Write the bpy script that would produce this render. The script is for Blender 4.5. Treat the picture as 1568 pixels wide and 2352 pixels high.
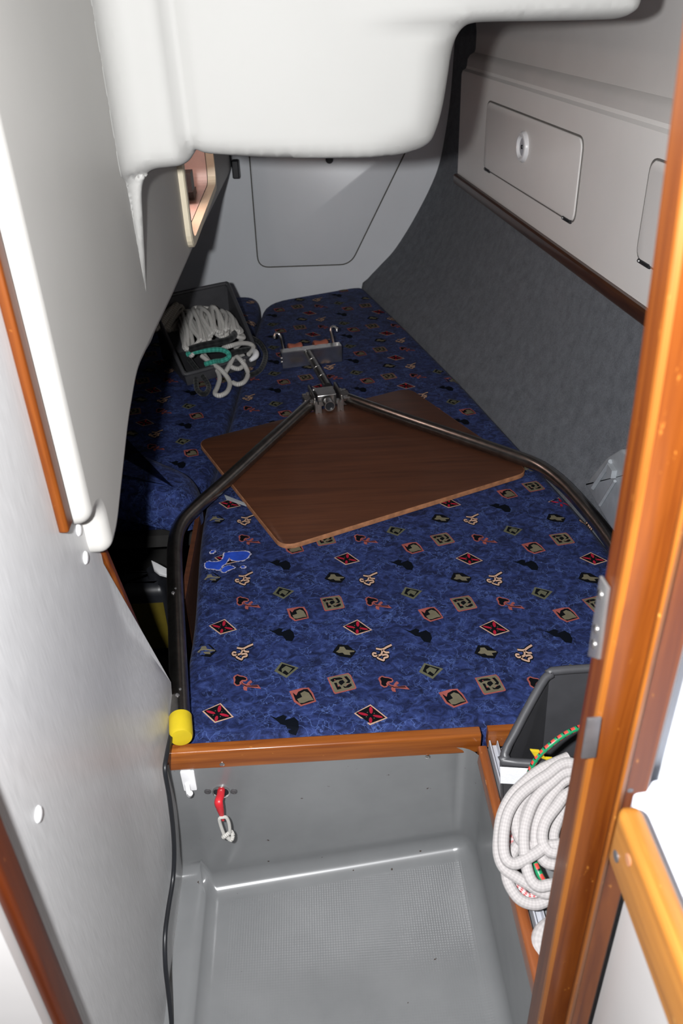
import bpy, bmesh, math, random
from mathutils import Vector, Matrix
from mathutils.geometry import delaunay_2d_cdt, tessellate_polygon
S = bpy.context.scene
for o in list(bpy.data.objects): bpy.data.objects.remove(o)
COL = S.collection
random.seed(7)

# ------------------------------------------------------------------ camera
F, CX, CY = 1898.4, 784.0, 1176.0
CAM = Vector((0, 0, 1.58))
n_ = Vector((114, 2949, 1898)).normalized()
d_ = Vector((675 - CX, -47 - CY, 1898)); d_ -= n_ * d_.dot(n_); d_.normalize()
x_ = n_.cross(d_)
R3 = Matrix((x_, d_, -n_))                      # camera (right, down, forward) -> world
right, down, fwd = R3.col[0], R3.col[1], R3.col[2]
cd = bpy.data.cameras.new('camera'); cam = bpy.data.objects.new('camera', cd); COL.objects.link(cam)
m = Matrix((right, -down, -fwd)).transposed().to_4x4(); m.translation = CAM
cam.matrix_world = m
cd.sensor_fit = 'VERTICAL'; cd.sensor_height = 22.3; cd.sensor_width = 14.87; cd.lens = 18.0
cd.clip_start = 0.02; cd.dof.use_dof = True; cd.dof.focus_distance = 1.751; cd.dof.aperture_fstop = 4.0
S.camera = cam

# ------------------------------------------------------------------ world, flash, exposure
w = bpy.data.worlds.new('world'); S.world = w; w.use_nodes = True
w.node_tree.nodes['Background'].inputs[0].default_value = (.95, .97, 1, 1)
w.node_tree.nodes['Background'].inputs[1].default_value = 0.03
fl = bpy.data.lights.new('camera_flash', 'POINT'); fl.shadow_soft_size = .018
fl.energy = 158; fl.color = (.985, .99, 1)
fo = bpy.data.objects.new('camera_flash', fl); COL.objects.link(fo)
m2 = m.copy(); m2.translation = CAM + right * -.115 + down * -.035 + fwd * .03
fo.matrix_world = m2
S.view_settings.view_transform = 'Standard'; S.view_settings.look = 'None'
S.view_settings.exposure = 0.0; S.view_settings.gamma = 1.0; S.view_settings.use_curve_mapping = False

# ------------------------------------------------------------------ photo pixel -> point on a known plane of the boat
def ray(px, py): return R3 @ Vector((px - CX, py - CY, F))
def PX(px, py, v): r = ray(px, py); return CAM + r * ((v - CAM.x) / r.x)
def PY(px, py, v): r = ray(px, py); return CAM + r * ((v - CAM.y) / r.y)
def PZ(px, py, v): r = ray(px, py); return CAM + r * ((v - CAM.z) / r.z)
def PP(px, py, p, nrm): r = ray(px, py); return CAM + r * ((Vector(p) - CAM).dot(nrm) / r.dot(nrm))

# ------------------------------------------------------------------ materials
def nt(name):
    mt = bpy.data.materials.new(name); mt.use_nodes = True
    t = mt.node_tree; return mt, t, t.nodes['Principled BSDF'], t.nodes, t.links
def coords(N, L, scale=(1, 1, 1), kind='Object', rot=(0, 0, 0)):
    tc = N.new('ShaderNodeTexCoord'); mp = N.new('ShaderNodeMapping')
    mp.inputs['Scale'].default_value = scale; mp.inputs['Rotation'].default_value = rot
    L.new(tc.outputs[kind], mp.inputs[0]); return mp.outputs[0]
def noise(N, L, vec, scale, detail=4, rough=.55, dist=0):
    n = N.new('ShaderNodeTexNoise'); n.inputs['Scale'].default_value = scale
    n.inputs['Detail'].default_value = detail; n.inputs['Roughness'].default_value = rough
    n.inputs['Distortion'].default_value = dist
    L.new(vec, n.inputs['Vector']); return n.outputs['Fac']
def ramp(N, L, fac, stops):
    r = N.new('ShaderNodeValToRGB'); e = r.color_ramp.elements
    while len(e) < len(stops): e.new(.5)
    for k, (p, c) in enumerate(stops): e[k].position = p; e[k].color = (*c, 1)
    L.new(fac, r.inputs[0]); return r.outputs[0]
def bump(N, L, B, fac, strength=.3, dist=.002):
    b = N.new('ShaderNodeBump'); b.inputs['Strength'].default_value = strength; b.inputs['Distance'].default_value = dist
    L.new(fac, b.inputs['Height']); L.new(b.outputs[0], B.inputs['Normal'])
def plain(name, col, rough=.5, metal=0, spec=.5, var=.12, vs=25, bs=0, bscale=300, sheen=0, coat=0, bd=.001):
    mt, t, B, N, L = nt(name)
    v = coords(N, L)
    c = ramp(N, L, noise(N, L, v, vs), [(.3, [k * (1 - var) for k in col]), (.7, [min(1, k * (1 + var)) for k in col])])
    L.new(c, B.inputs['Base Color'])
    B.inputs['Roughness'].default_value = rough; B.inputs['Metallic'].default_value = metal
    B.inputs['Specular IOR Level'].default_value = spec
    B.inputs['Sheen Weight'].default_value = sheen; B.inputs['Coat Weight'].default_value = coat
    B.inputs['Coat Roughness'].default_value = .12
    if bs: bump(N, L, B, noise(N, L, v, bscale, 2), bs, bd)
    return mt
def wood(name, dark, light, axis='Z', rough=.35, coat=.5, wear=0, spec=.5):
    mt, t, B, N, L = nt(name)
    sc = {'X': (2, 40, 40), 'Y': (40, 2, 40), 'Z': (40, 40, 2)}[axis]
    v = coords(N, L, sc)
    f1 = noise(N, L, v, 1.6, 6, .6, .6)
    c = ramp(N, L, f1, [(.28, dark), (.5, [(a + b) / 2 for a, b in zip(dark, light)]), (.75, light)])
    if wear:
        v2 = coords(N, L, {'X': (1, 2.2, 2.2), 'Y': (2.2, 1, 2.2), 'Z': (2.2, 2.2, 1)}[axis])
        f2 = noise(N, L, v2, 48, 5, .65)
        k = ramp(N, L, f2, [(.70 - wear * .1, (0, 0, 0)), (.76 - wear * .1, (1, 1, 1))])
        mx = N.new('ShaderNodeMix'); mx.data_type = 'RGBA'
        L.new(k, mx.inputs[0]); L.new(c, mx.inputs[6]); mx.inputs[7].default_value = (light[0] * 1.7, light[1] * 2.3, light[2] * 3.2, 1)
        c = mx.outputs[2]
    L.new(c, B.inputs['Base Color'])
    B.inputs['Roughness'].default_value = rough; B.inputs['Coat Weight'].default_value = coat
    B.inputs['Coat Roughness'].default_value = .14; B.inputs['Specular IOR Level'].default_value = spec
    bump(N, L, B, f1, .12, .001)
    return mt
def laminate():
    mt, t, B, N, L = nt('grey_brushed_laminate')
    v = coords(N, L, (500, 500, 22)); v2 = coords(N, L)
    f = noise(N, L, v, 1, 3)
    c = ramp(N, L, f, [(.3, (.45, .45, .455)), (.7, (.58, .58, .585))])
    L.new(c, B.inputs['Base Color']); B.inputs['Roughness'].default_value = .34
    B.inputs['Specular IOR Level'].default_value = .45
    bump(N, L, B, f, .05, .0006); return mt
def fabric():
    mt, t, B, N, L = nt('blue_marbled_fabric')
    v = coords(N, L); vs = coords(N, L, (1, 1.25, 1))
    nz = N.new('ShaderNodeTexNoise'); nz.inputs['Scale'].default_value = 30; nz.inputs['Detail'].default_value = 5
    L.new(v, nz.inputs['Vector'])
    def web(scale, wd, dist):
        ad = N.new('ShaderNodeMixRGB'); ad.blend_type = 'ADD'; ad.inputs[0].default_value = dist
        L.new(vs, ad.inputs[1]); L.new(nz.outputs['Color'], ad.inputs[2])
        vo = N.new('ShaderNodeTexVoronoi'); vo.feature = 'DISTANCE_TO_EDGE'; vo.inputs['Scale'].default_value = scale
        L.new(ad.outputs[0], vo.inputs['Vector'])
        return ramp(N, L, vo.outputs['Distance'], [(0, (1, 1, 1)), (wd, (0, 0, 0))])
    f = noise(N, L, vs, 36, 8, .66, 1.4); f2 = noise(N, L, v, 12, 4, .6); f3 = noise(N, L, v, 17, 4, .6, .5)
    base = ramp(N, L, f, [(.30, (.004, .006, .021)), (.45, (.010, .016, .060)), (.58, (.021, .035, .125)), (.74, (.044, .072, .225))])
    def mul(a, b):
        k = N.new('ShaderNodeMath'); k.operation = 'MULTIPLY'; L.new(a, k.inputs[0]); L.new(b, k.inputs[1]); return k.outputs[0]
    k1 = mul(web(24, .035, .09), ramp(N, L, f2, [(.42, (0, 0, 0)), (.60, (.9, .9, .9))]))
    k2 = mul(web(38, .05, .10), ramp(N, L, f3, [(.48, (0, 0, 0)), (.62, (.75, .75, .75))]))
    for kk in (k1, k2):
        mx = N.new('ShaderNodeMix'); mx.data_type = 'RGBA'
        L.new(kk, mx.inputs[0]); L.new(base, mx.inputs[6]); mx.inputs[7].default_value = (.070, .115, .31, 1); base = mx.outputs[2]
    L.new(base, B.inputs['Base Color'])
    B.inputs['Roughness'].default_value = .75; B.inputs['Sheen Weight'].default_value = .03
    B.inputs['Specular IOR Level'].default_value = .12
    bump(N, L, B, noise(N, L, v, 30, 4), .2, .004); return mt
def carpet():
    mt, t, B, N, L = nt('dark_grey_hull_carpet')
    v = coords(N, L); f = noise(N, L, v, 260, 3, .7); f2 = noise(N, L, v, 30, 4, .7)
    a = N.new('ShaderNodeMath'); a.operation = 'ADD'; L.new(f, a.inputs[0]); L.new(f2, a.inputs[1])
    h = N.new('ShaderNodeMath'); h.operation = 'MULTIPLY'; L.new(a.outputs[0], h.inputs[0]); h.inputs[1].default_value = .5
    L.new(ramp(N, L, h.outputs[0], [(.35, (.072, .078, .088)), (.65, (.145, .153, .172))]), B.inputs['Base Color'])
    B.inputs['Roughness'].default_value = .95; B.inputs['Specular IOR Level'].default_value = .1
    B.inputs['Sheen Weight'].default_value = .1
    bump(N, L, B, f, .5, .003); return mt
def gelcoat_sole():
    mt, t, B, N, L = nt('grey_gelcoat_nonskid')
    v = coords(N, L)
    c = ramp(N, L, noise(N, L, v, 7, 5), [(.3, (.165, .17, .174)), (.7, (.195, .20, .204))])
    dirt = ramp(N, L, noise(N, L, v, 62, 2, .4), [(.765, (1, 1, 1)), (.79, (.25, .16, .12))])
    mm = N.new('ShaderNodeMixRGB'); mm.blend_type = 'MULTIPLY'; mm.inputs[0].default_value = 1
    L.new(c, mm.inputs[1]); L.new(dirt, mm.inputs[2]); L.new(mm.outputs[0], B.inputs['Base Color'])
    B.inputs['Roughness'].default_value = .24; B.inputs['Specular IOR Level'].default_value = .5
    # small raised dots inside the tread area of the sole
    sx = N.new('ShaderNodeSeparateXYZ'); L.new(v, sx.inputs[0])
    def mth(op, a, b=None):
        k = N.new('ShaderNodeMath'); k.operation = op
        for i, q in enumerate((a, b)):
            if q is None: continue
            if isinstance(q, (int, float)): k.inputs[i].default_value = q
            else: L.new(q, k.inputs[i])
        return k.outputs[0]
    X, Y, Z = sx.outputs
    s1 = mth('SINE', mth('MULTIPLY', mth('ADD', X, Y), 620)); s2 = mth('SINE', mth('MULTIPLY', mth('SUBTRACT', X, Y), 620))
    dots = mth('MULTIPLY', s1, s2)
    mask = mth('MULTIPLY', mth('GREATER_THAN', X, -.232), mth('MULTIPLY', mth('LESS_THAN', X, .262), mth('LESS_THAN', Z, .012)))
    mask = mth('MULTIPLY', mask, mth('LESS_THAN', mth('SUBTRACT', Y, mth('MULTIPLY', X, .115)), 1.035))
    bump(N, L, B, mth('MULTIPLY', dots, mask), .13, .001); return mt
def rope(name, a, b, nu=5, nv=1.0, rough=.85, third=None, bs=.5):
    """braided rope: UV u round the rope, v along it (in rope diameters)"""
    mt, t, B, N, L = nt(name)
    tc = N.new('ShaderNodeTexCoord'); sx = N.new('ShaderNodeSeparateXYZ'); L.new(tc.outputs['UV'], sx.inputs[0])
    def mth(op, p, q):
        k = N.new('ShaderNodeMath'); k.operation = op
        for i, z in enumerate((p, q)):
            if isinstance(z, (int, float)): k.inputs[i].default_value = z
            else: L.new(z, k.inputs[i])
        return k.outputs[0]
    u = mth('MULTIPLY', sx.outputs[0], 2 * math.pi * nu); vv = mth('MULTIPLY', sx.outputs[1], 2 * math.pi * nv)
    s1 = mth('SINE', mth('ADD', u, vv), 0); s2 = mth('SINE', mth('SUBTRACT', u, vv), 0)
    p = mth('MULTIPLY_ADD', mth('MULTIPLY', s1, s2), .5); N[-1].inputs[2].default_value = .5
    c = ramp(N, L, p, [(.2, a), (.8, b)] if third is None else [(.15, a), (.5, third), (.8, b)])
    L.new(c, B.inputs['Base Color']); B.inputs['Roughness'].default_value = rough
    B.inputs['Sheen Weight'].default_value = .15; B.inputs['Specular IOR Level'].default_value = .2
    bump(N, L, B, p, bs, .002); return mt
def bungee():
    mt, t, B, N, L = nt('green_red_bungee_sleeve')
    tc = N.new('ShaderNodeTexCoord'); sx = N.new('ShaderNodeSeparateXYZ'); L.new(tc.outputs['UV'], sx.inputs[0])
    def mth(op, p, q=0, r=None):
        k = N.new('ShaderNodeMath'); k.operation = op
        for i, z in enumerate((p, q, r)):
            if z is None: continue
            if isinstance(z, (int, float)): k.inputs[i].default_value = z
            else: L.new(z, k.inputs[i])
        return k.outputs[0]
    u, v, _ = sx.outputs
    band = mth('FRACT', mth('MULTIPLY', v, .75))
    stripe = mth('FRACT', mth('ADD', mth('MULTIPLY', u, 3), .3))
    instr = mth('LESS_THAN', stripe, .55)
    red = mth('MULTIPLY', instr, mth('LESS_THAN', band, .52))
    blk = mth('MULTIPLY', instr, mth('MULTIPLY', mth('GREATER_THAN', band, .52), mth('LESS_THAN', band, .70)))
    m1 = N.new('ShaderNodeMix'); m1.data_type = 'RGBA'; L.new(red, m1.inputs[0])
    m1.inputs[6].default_value = (.01, .22, .09, 1); m1.inputs[7].default_value = (.55, .05, .04, 1)
    m2 = N.new('ShaderNodeMix'); m2.data_type = 'RGBA'; L.new(blk, m2.inputs[0]); L.new(m1.outputs[2], m2.inputs[6])
    m2.inputs[7].default_value = (.006, .012, .008, 1)
    L.new(m2.outputs[2], B.inputs['Base Color']); B.inputs['Roughness'].default_value = .4; return mt

WHITE = plain('white_gelcoat', (.35, .346, .333), .68, vs=3, var=.02, bs=.03, bscale=600)
LINER = plain('grey_white_liner', (.43, .42, .40), .5, vs=4, var=.03, bs=.05, bscale=700)
BACKW = plain('pale_grey_laminate_bulkhead', (.68, .70, .73), .33, vs=3, var=.03)
LOCKG = plain('grey_beige_moulded_liner', (.60, .575, .555), .5, vs=5, var=.03, bs=.06, bscale=500)
LOCKG_LIT = plain('grey_beige_liner_lit', (.80, .775, .75), .4, vs=5, var=.02, bs=.05, bscale=500)  # same liner made lighter: the face's turn to the flash is put into its colour
LAM = laminate(); FAB = fabric(); CARP = carpet(); SOLE = gelcoat_sole()
MAHOG = wood('varnished_mahogany', (.060, .0105, .0015), (.165, .044, .005), 'Z', .4, .1, wear=.35, spec=.25)
WORNW = wood('worn_varnished_edge', (.12, .032, .004), (.26, .088, .013), 'Z', .4, .1, wear=.5, spec=.3)
MAHOG_SHADE = wood('mahogany_in_shade', (.035, .005, .0012), (.10, .020, .003), 'Z', .4, .1, wear=.3, spec=.25)  # same wood as the post, with the jamb's shade put into the colour
MAHOGX = wood('varnished_mahogany_fiddle', (.14, .032, .006), (.34, .105, .018), 'X', .32, .25, wear=.25, spec=.35)
MAHOGY = wood('varnished_mahogany_sill', (.14, .035, .010), (.30, .09, .022), 'Y', .35, .5, wear=.55)
DWOOD = wood('dark_wood_batten', (.025, .008, .003), (.075, .024, .008), 'Y', .4, .3)
TEAKY = wood('golden_teak_rail', (.18, .065, .009), (.34, .14, .022), 'Y', .4, .15, wear=.3, spec=.35)
BOARD = wood('brown_plywood', (.045, .013, .005), (.095, .030, .011), 'X', .6, .1)
PLYE = plain('plywood_edge', (.30, .13, .06), .7, vs=60, var=.3)
STEEL = plain('dull_stainless_steel', (.30, .285, .27), .30, 1, vs=40, var=.2)
BRIGHT = plain('bright_stainless_steel', (.62, .61, .60), .25, 1, vs=40, var=.15)
CHROME = plain('chrome_plate', (.36, .35, .35), .25, .8, vs=20, var=.1)
DULLM = plain('dull_latch_metal', (.13, .125, .13), .45, .6, vs=30, var=.2)
YEL = plain('yellow_plastic', (.56, .42, .012), .45, vs=20, var=.12)
BLACK = plain('black_rubber', (.012, .013, .016), .4)
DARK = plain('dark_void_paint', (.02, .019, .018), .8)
GREYP = plain('dark_grey_plastic', (.054, .054, .059), .42, vs=20, bs=.05, bscale=400)
LGREY = plain('pale_grey_plastic', (.30, .32, .34), .4)
WPLAST = plain('white_plastic', (.80, .80, .81), .3, var=.03)
CREAM = plain('cream_plastic', (.72, .64, .48), .45, var=.04)
PINK = plain('pinkish_white_paint', (.80, .58, .52), .5, var=.05)
RED = plain('red_plastic', (.55, .02, .03), .35)
TAPE = plain('reflective_white_tape', (.85, .86, .90), .5, var=.08, vs=400, bs=.2, bscale=900)
ALU = plain('white_aluminium', (.42, .43, .47), .35, var=.06)
RUBR = plain('red_brown_rubber', (.30, .09, .055), .6, vs=30, var=.2)
LSEAM = plain('grey_seam', (.16, .15, .14), .7)
SEAM = plain('dark_seam', (.045, .038, .024), .7)
COUNT = plain('white_counter_laminate', (.52, .54, .60), .3, var=.02)
CABW = plain('white_cabinet_paint', (.46, .445, .44), .45, var=.04, vs=6)
BULKW = plain('white_bulkhead_laminate', (.66, .69, .72), .45, var=.04, vs=8)
R_WHITE = rope('white_soft_rope', (.36, .338, .334), (.43, .405, .40), 6, 1.6, bs=.2)
R_BRAID = rope('white_braided_rope', (.32, .31, .28), (.72, .70, .67), 6, 1.6)
R_BLACK = rope('black_twisted_rope', (.006, .007, .008), (.02, .022, .022), 3, .5)
R_GREEN = rope('green_rope', (.02, .20, .15), (.06, .36, .28), 4, .7)
R_RED = rope('red_white_fleck_rope', (.55, .04, .05), (.72, .70, .69), 5, .7)
R_BLUE = rope('blue_white_fleck_rope', (.05, .12, .40), (.70, .70, .70), 5, .7)
R_BROWN = rope('beige_braided_rope', (.20, .18, .15), (.42, .40, .35), 5, .8)
BUNGEE = bungee()
P_CREAM = plain('print_cream', (.46, .30, .22), .8, spec=.06, var=.1); P_PINK = plain('print_pink', (.28, .078, .068), .8, spec=.06, var=.15)
P_BLACK = plain('print_black', (.004, .0045, .006), .8, spec=.06); P_RED = plain('print_red', (.30, .012, .03), .8, spec=.06, var=.2)
P_OLIVE = plain('print_olive', (.135, .12, .08), .8, spec=.06, var=.15); P_DARK = plain('print_dark', (.003, .0045, .008), .8, spec=.06)
P_BLUE = plain('bright_blue_lining', (.015, .06, .42), .6, var=.3, vs=40); P_FRAY = plain('frayed_white_thread', (.42, .40, .52), .9, var=.4, vs=90)
P_OLIVED = plain('print_dull_olive', (.10, .10, .065), .8, spec=.06, var=.15)

# ------------------------------------------------------------------ mesh tools
class MB:
    def __init__(s): s.v = []; s.f = []; s.mi = []; s.uv = {}
    def add(s, vs, fs, mi=0):
        b = len(s.v); s.v += [Vector(p) for p in vs]
        for f in fs: s.f.append([b + i for i in f]); s.mi.append(mi)
        return b
    def box(s, x0, x1, y0, y1, z0, z1, mi=0):
        s.hexa([(x0, y0, z0), (x1, y0, z0), (x1, y1, z0), (x0, y1, z0), (x0, y0, z1), (x1, y0, z1), (x1, y1, z1), (x0, y1, z1)], mi); return s
    def hexa(s, p, mi=0):
        s.add(p, [(0, 3, 2, 1), (4, 5, 6, 7), (0, 1, 5, 4), (1, 2, 6, 5), (2, 3, 7, 6), (3, 0, 4, 7)], mi); return s
    def obox(s, c, ax, ay, az, mi=0):
        c, ax, ay, az = map(Vector, (c, ax, ay, az))
        return s.hexa([c + ax * i + ay * j + az * k for k in (-1, 1) for i, j in ((-1, -1), (1, -1), (1, 1), (-1, 1))], mi)
    def tube(s, path, r, n=12, closed=False, cap=True, mi=0, flat=1.0):
        P = [Vector(p) for p in path]; k = len(P)
        rr = r if isinstance(r, (list, tuple)) else [r] * k
        T = []
        for i in range(k):
            a = P[(i - 1) % k] if (closed or i > 0) else P[i]; b = P[(i + 1) % k] if (closed or i < k - 1) else P[i]
            T.append((b - a).normalized())
        up = Vector((0, 0, 1)) if abs(T[0].z) < .9 else Vector((1, 0, 0))
        nn = (up - T[0] * up.dot(T[0])).normalized(); rings = []; L = 0
        b0 = len(s.v)
        for i in range(k):
            nn = (nn - T[i] * nn.dot(T[i])).normalized(); bb = T[i].cross(nn)
            if i: L += (P[i] - P[i - 1]).length
            for j in range(n):
                a = 2 * math.pi * j / n
                s.v.append(P[i] + nn * (math.cos(a) * rr[i] * flat) + bb * (math.sin(a) * rr[i]))
            rings.append(L / (2 * max(rr)))
        for i in range(k if closed else k - 1):
            i2 = (i + 1) % k
            v0, v1 = rings[i], rings[i2] if i2 else rings[i] + 1
            for j in range(n):
                j2 = (j + 1) % n
                s.uv[len(s.f)] = [(j / n, v0), ((j + 1) / n, v0), ((j + 1) / n, v1), (j / n, v1)]
                s.f.append([b0 + i * n + j, b0 + i * n + j2, b0 + i2 * n + j2, b0 + i2 * n + j]); s.mi.append(mi)
        if cap and not closed:
            s.f.append([b0 + j for j in range(n)][::-1]); s.mi.append(mi)
            s.f.append([b0 + (k - 1) * n + j for j in range(n)]); s.mi.append(mi)
        return s
    def lathe(s, c, axis, prof, n=20, mi=0):
        """prof: list of (radius, height along axis)"""
        c = Vector(c); ax = Vector(axis).normalized()
        u = ax.orthogonal().normalized(); v = ax.cross(u); b = len(s.v); k = len(prof)
        for r, h in prof:
            for j in range(n):
                a = 2 * math.pi * j / n; s.v.append(c + ax * h + (u * math.cos(a) + v * math.sin(a)) * max(r, 1e-5))
        for i in range(k - 1):
            for j in range(n):
                j2 = (j + 1) % n; s.f.append([b + i * n + j, b + i * n + j2, b + (i + 1) * n + j2, b + (i + 1) * n + j]); s.mi.append(mi)
        return s
    def pillow(s, outline, to3, h0, h1, r, nr=5, mi=0, bottom=True, mis=None):
        """2-D outline (CCW) raised from h0 to h1 with a rounded top edge of radius r"""
        k = len(outline); O = [Vector((p[0], p[1])) for p in outline]
        offs = []
        for i in range(k):
            e1 = (O[i] - O[i - 1]).normalized(); e2 = (O[(i + 1) % k] - O[i]).normalized()
            n1 = Vector((-e1.y, e1.x)); n2 = Vector((-e2.y, e2.x)); mm = (n1 + n2)
            offs.append(mm / max(.35, mm.length_squared / 2) if mm.length > 1e-6 else n1)
        rings = [(0, h0)] + [(r * (1 - math.cos(a)), h1 - r + r * math.sin(a)) for a in [math.pi / 2 * q / nr for q in range(nr + 1)]]
        b = len(s.v)
        for ins, h in rings:
            for i in range(k): p = O[i] + offs[i] * ins; s.v.append(Vector(to3(p.x, p.y, h)))
        for q in range(len(rings) - 1):
            for i in range(k):
                j = (i + 1) % k; s.f.append([b + q * k + i, b + q * k + j, b + (q + 1) * k + j, b + (q + 1) * k + i]); s.mi.append(mi if mis is None else mis)
        s.f.append([b + (len(rings) - 1) * k + i for i in range(k)]); s.mi.append(mi)
        if bottom: s.f.append([b + i for i in range(k)][::-1]); s.mi.append(mi)
        return s
    def loft(s, rows, mi=0, flip=False):
        b = len(s.v); k = len(rows[0])
        for r in rows: s.v += [Vector(p) for p in r]
        for i in range(len(rows) - 1):
            for j in range(k - 1):
                q = [b + i * k + j, b + i * k + j + 1, b + (i + 1) * k + j + 1, b + (i + 1) * k + j]
                s.f.append(q[::-1] if flip else q); s.mi.append(mi)
        return s
    def build(s, name, mats, parent=None, ang=40, origin=True, smooth=True):
        me = bpy.data.meshes.new(name)
        c = Vector((0, 0, 0))
        if parent is None and origin:
            xs = [p.x for p in s.v]; ys = [p.y for p in s.v]; zs = [p.z for p in s.v]
            c = Vector(((min(xs) + max(xs)) / 2, (min(ys) + max(ys)) / 2, min(zs)))
        elif parent is not None: c = wloc(parent)
        me.from_pydata([p - c for p in s.v], [], s.f)
        if not isinstance(mats, (list, tuple)): mats = [mats]
        for q in mats: me.materials.append(q)
        me.polygons.foreach_set('material_index', s.mi)
        if s.uv:
            ul = me.uv_layers.new(name='UVMap')
            for fi, uvs in s.uv.items():
                for li, q in zip(me.polygons[fi].loop_indices, uvs): ul.data[li].uv = q
        if smooth:
            me.polygons.foreach_set('use_smooth', [True] * len(me.polygons)); me.set_sharp_from_angle(angle=math.radians(ang))
        me.validate(); me.update()
        o = bpy.data.objects.new(name, me); COL.objects.link(o); o.location = c
        if parent is not None:
            o.parent = parent; o.location = (0, 0, 0)
        return o
def wloc(o):
    c = Vector(o.location)
    while o.parent: o = o.parent; c = c + Vector(o.location)
    return c
def empty(name, loc):
    o = bpy.data.objects.new(name, None); COL.objects.link(o); o.location = loc; o.empty_display_size = .05; return o
def tag(o, label=None, cat=None, group=None, kind=None):
    if label: o['label'] = label
    if cat: o['category'] = cat
    if group: o['group'] = group
    if kind: o['kind'] = kind
    return o
def struct(o, label, cat=None): return tag(o, label, cat, kind='structure')
def roundpoly(pts, rad, seg=5):
    out = []; k = len(pts)
    for i in range(k):
        r = rad[i] if isinstance(rad, (list, tuple)) else rad
        p, a, b = Vector(pts[i][:2]), Vector(pts[i - 1][:2]), Vector(pts[(i + 1) % k][:2])
        if r <= 0: out.append((p.x, p.y)); continue
        u, v = (a - p), (b - p); lu, lv = u.length, v.length; u /= lu; v /= lv
        r2 = min(r, lu * .48, lv * .48)
        for q in range(seg + 1):
            t = q / seg; s0, s1 = p + u * r2, p + v * r2
            z = s0 * (1 - t) ** 2 + p * 2 * t * (1 - t) + s1 * t ** 2; out.append((z.x, z.y))
    return out
def ccw(pts):
    a = sum(pts[i - 1][0] * pts[i][1] - pts[i][0] * pts[i - 1][1] for i in range(len(pts)))
    return pts if a > 0 else pts[::-1]
def spline(pts, n=8, closed=False):
    P = [Vector(p) for p in pts]; k = len(P); out = []
    for i in range(k if closed else k - 1):
        g = lambda q: P[q % k] if closed else P[max(0, min(k - 1, q))]
        p0, p1, p2, p3 = g(i - 1), g(i), g(i + 1), g(i + 2)
        for j in range(n):
            t = j / n
            out.append(.5 * ((2 * p1) + (p2 - p0) * t + (2 * p0 - 5 * p1 + 4 * p2 - p3) * t * t + (3 * p1 - p0 - 3 * p2 + p3) * t ** 3))
    if not closed: out.append(P[-1])
    return out
def inpoly(x, y, poly):
    c = False
    for i in range(len(poly)):
        x1, y1 = poly[i - 1]; x2, y2 = poly[i]
        if (y1 > y) != (y2 > y) and x < (x2 - x1) * (y - y1) / (y2 - y1) + x1: c = not c
    return c
def segdist(x, y, a, b):
    dx, dy = b[0] - a[0], b[1] - a[1]; L = dx * dx + dy * dy
    t = 0 if L == 0 else max(0, min(1, ((x - a[0]) * dx + (y - a[1]) * dy) / L))
    return math.hypot(x - a[0] - t * dx, y - a[1] - t * dy)
def sm(a, b, x): t = max(0, min(1, (x - a) / (b - a))); return t * t * (3 - 2 * t)

# ================================================================== SETTING
# --- footwell sole, its moulded back riser and right side, one moulding with generous fillets
def footwell():
    bm = bmesh.new(); lay = bm.edges.layers.float.new('bevel_weight_edge')
    yb = lambda x: 1.050 + (x + .251) * .118
    cols = [(-.332, .030), (-.287, .028), (-.268, 0), (.286, 0)]
    V = [[bm.verts.new((x, -.15, z)) for x, z in cols], [bm.verts.new((x, yb(x) + (.02 if z > .01 else 0), z)) for x, z in cols],
         [bm.verts.new((x, 1.036, .385)) for x in (-.332, -.287, -.268, .268)]]
    rf, rb = bm.verts.new((.268, -.15, .375)), V[2][3]
    for i in range(3):
        for j in range(2): bm.faces.new((V[j][i], V[j][i + 1], V[j + 1][i + 1], V[j + 1][i]))
    bm.faces.new((V[0][3], rf, rb, V[1][3]))
    bm.edges.ensure_lookup_table()
    for e in bm.edges:
        if len(e.link_faces) == 2:
            a, b = e.verts
            big = {a, b} <= set(V[1]) or {a, b} == {V[0][3], V[1][3]} or {a, b} == {V[1][3], V[2][3]}
            small = any({a, b} == {V[j][i], V[j + 1][i]} for i in (1, 2) for j in (0,))
            e[lay] = 1.0 if big else (.35 if small else 0)
            if {a, b} <= set(V[1]) and (a in V[1][:2] and b in V[1][:2]): e[lay] = .5
    me = bpy.data.meshes.new('floor'); bm.to_mesh(me); bm.free(); me.materials.append(SOLE)
    me.polygons.foreach_set('use_smooth', [True] * len(me.polygons))
    o = bpy.data.objects.new('floor', me); COL.objects.link(o)
    bv = o.modifiers.new('bevel', 'BEVEL'); bv.limit_method = 'WEIGHT'; bv.width = .045; bv.segments = 6
    return o
fl_o = footwell(); struct(fl_o, 'grey moulded footwell sole with rounded corners and non-skid dots', 'floor')

# --- left panel (grey laminate) with the diagonal cut-out, running from the bulkhead to the berth front
XL = -.330
pan = [(.47, 0), (1.115, 0), (1.118, .28), (1.135, .42), (1.16, .47), (1.012, .86), (1.03, 1.781), (.47, 1.781)]
def pbend(y, z): return XL + .026 * sm(.84, 1.12, y) * sm(.02, .30, z) * (1 - sm(.46, .75, z))
ppts = list(pan)
for iy in range(1, 34):
    for iz in range(1, 60):
        y, z = .47 + iy * .021, iz * .029
        if inpoly(y, z, pan) and min(segdist(y, z, pan[i - 1], pan[i]) for i in range(len(pan))) > .006: ppts.append((y, z))
vv, ee, ff, *_ = delaunay_2d_cdt([Vector(p) for p in ppts], [(i, (i + 1) % len(pan)) for i in range(len(pan))], [list(range(len(pan)))], 1, 1e-5)
mb = MB(); mb.add([(pbend(p.x, p.y), p.x, p.y) for p in vv], [list(q) for q in ff])
mb.add([(pbend(p.x, p.y) - .014, p.x, p.y) for p in vv], [list(q)[::-1] for q in ff])
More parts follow.
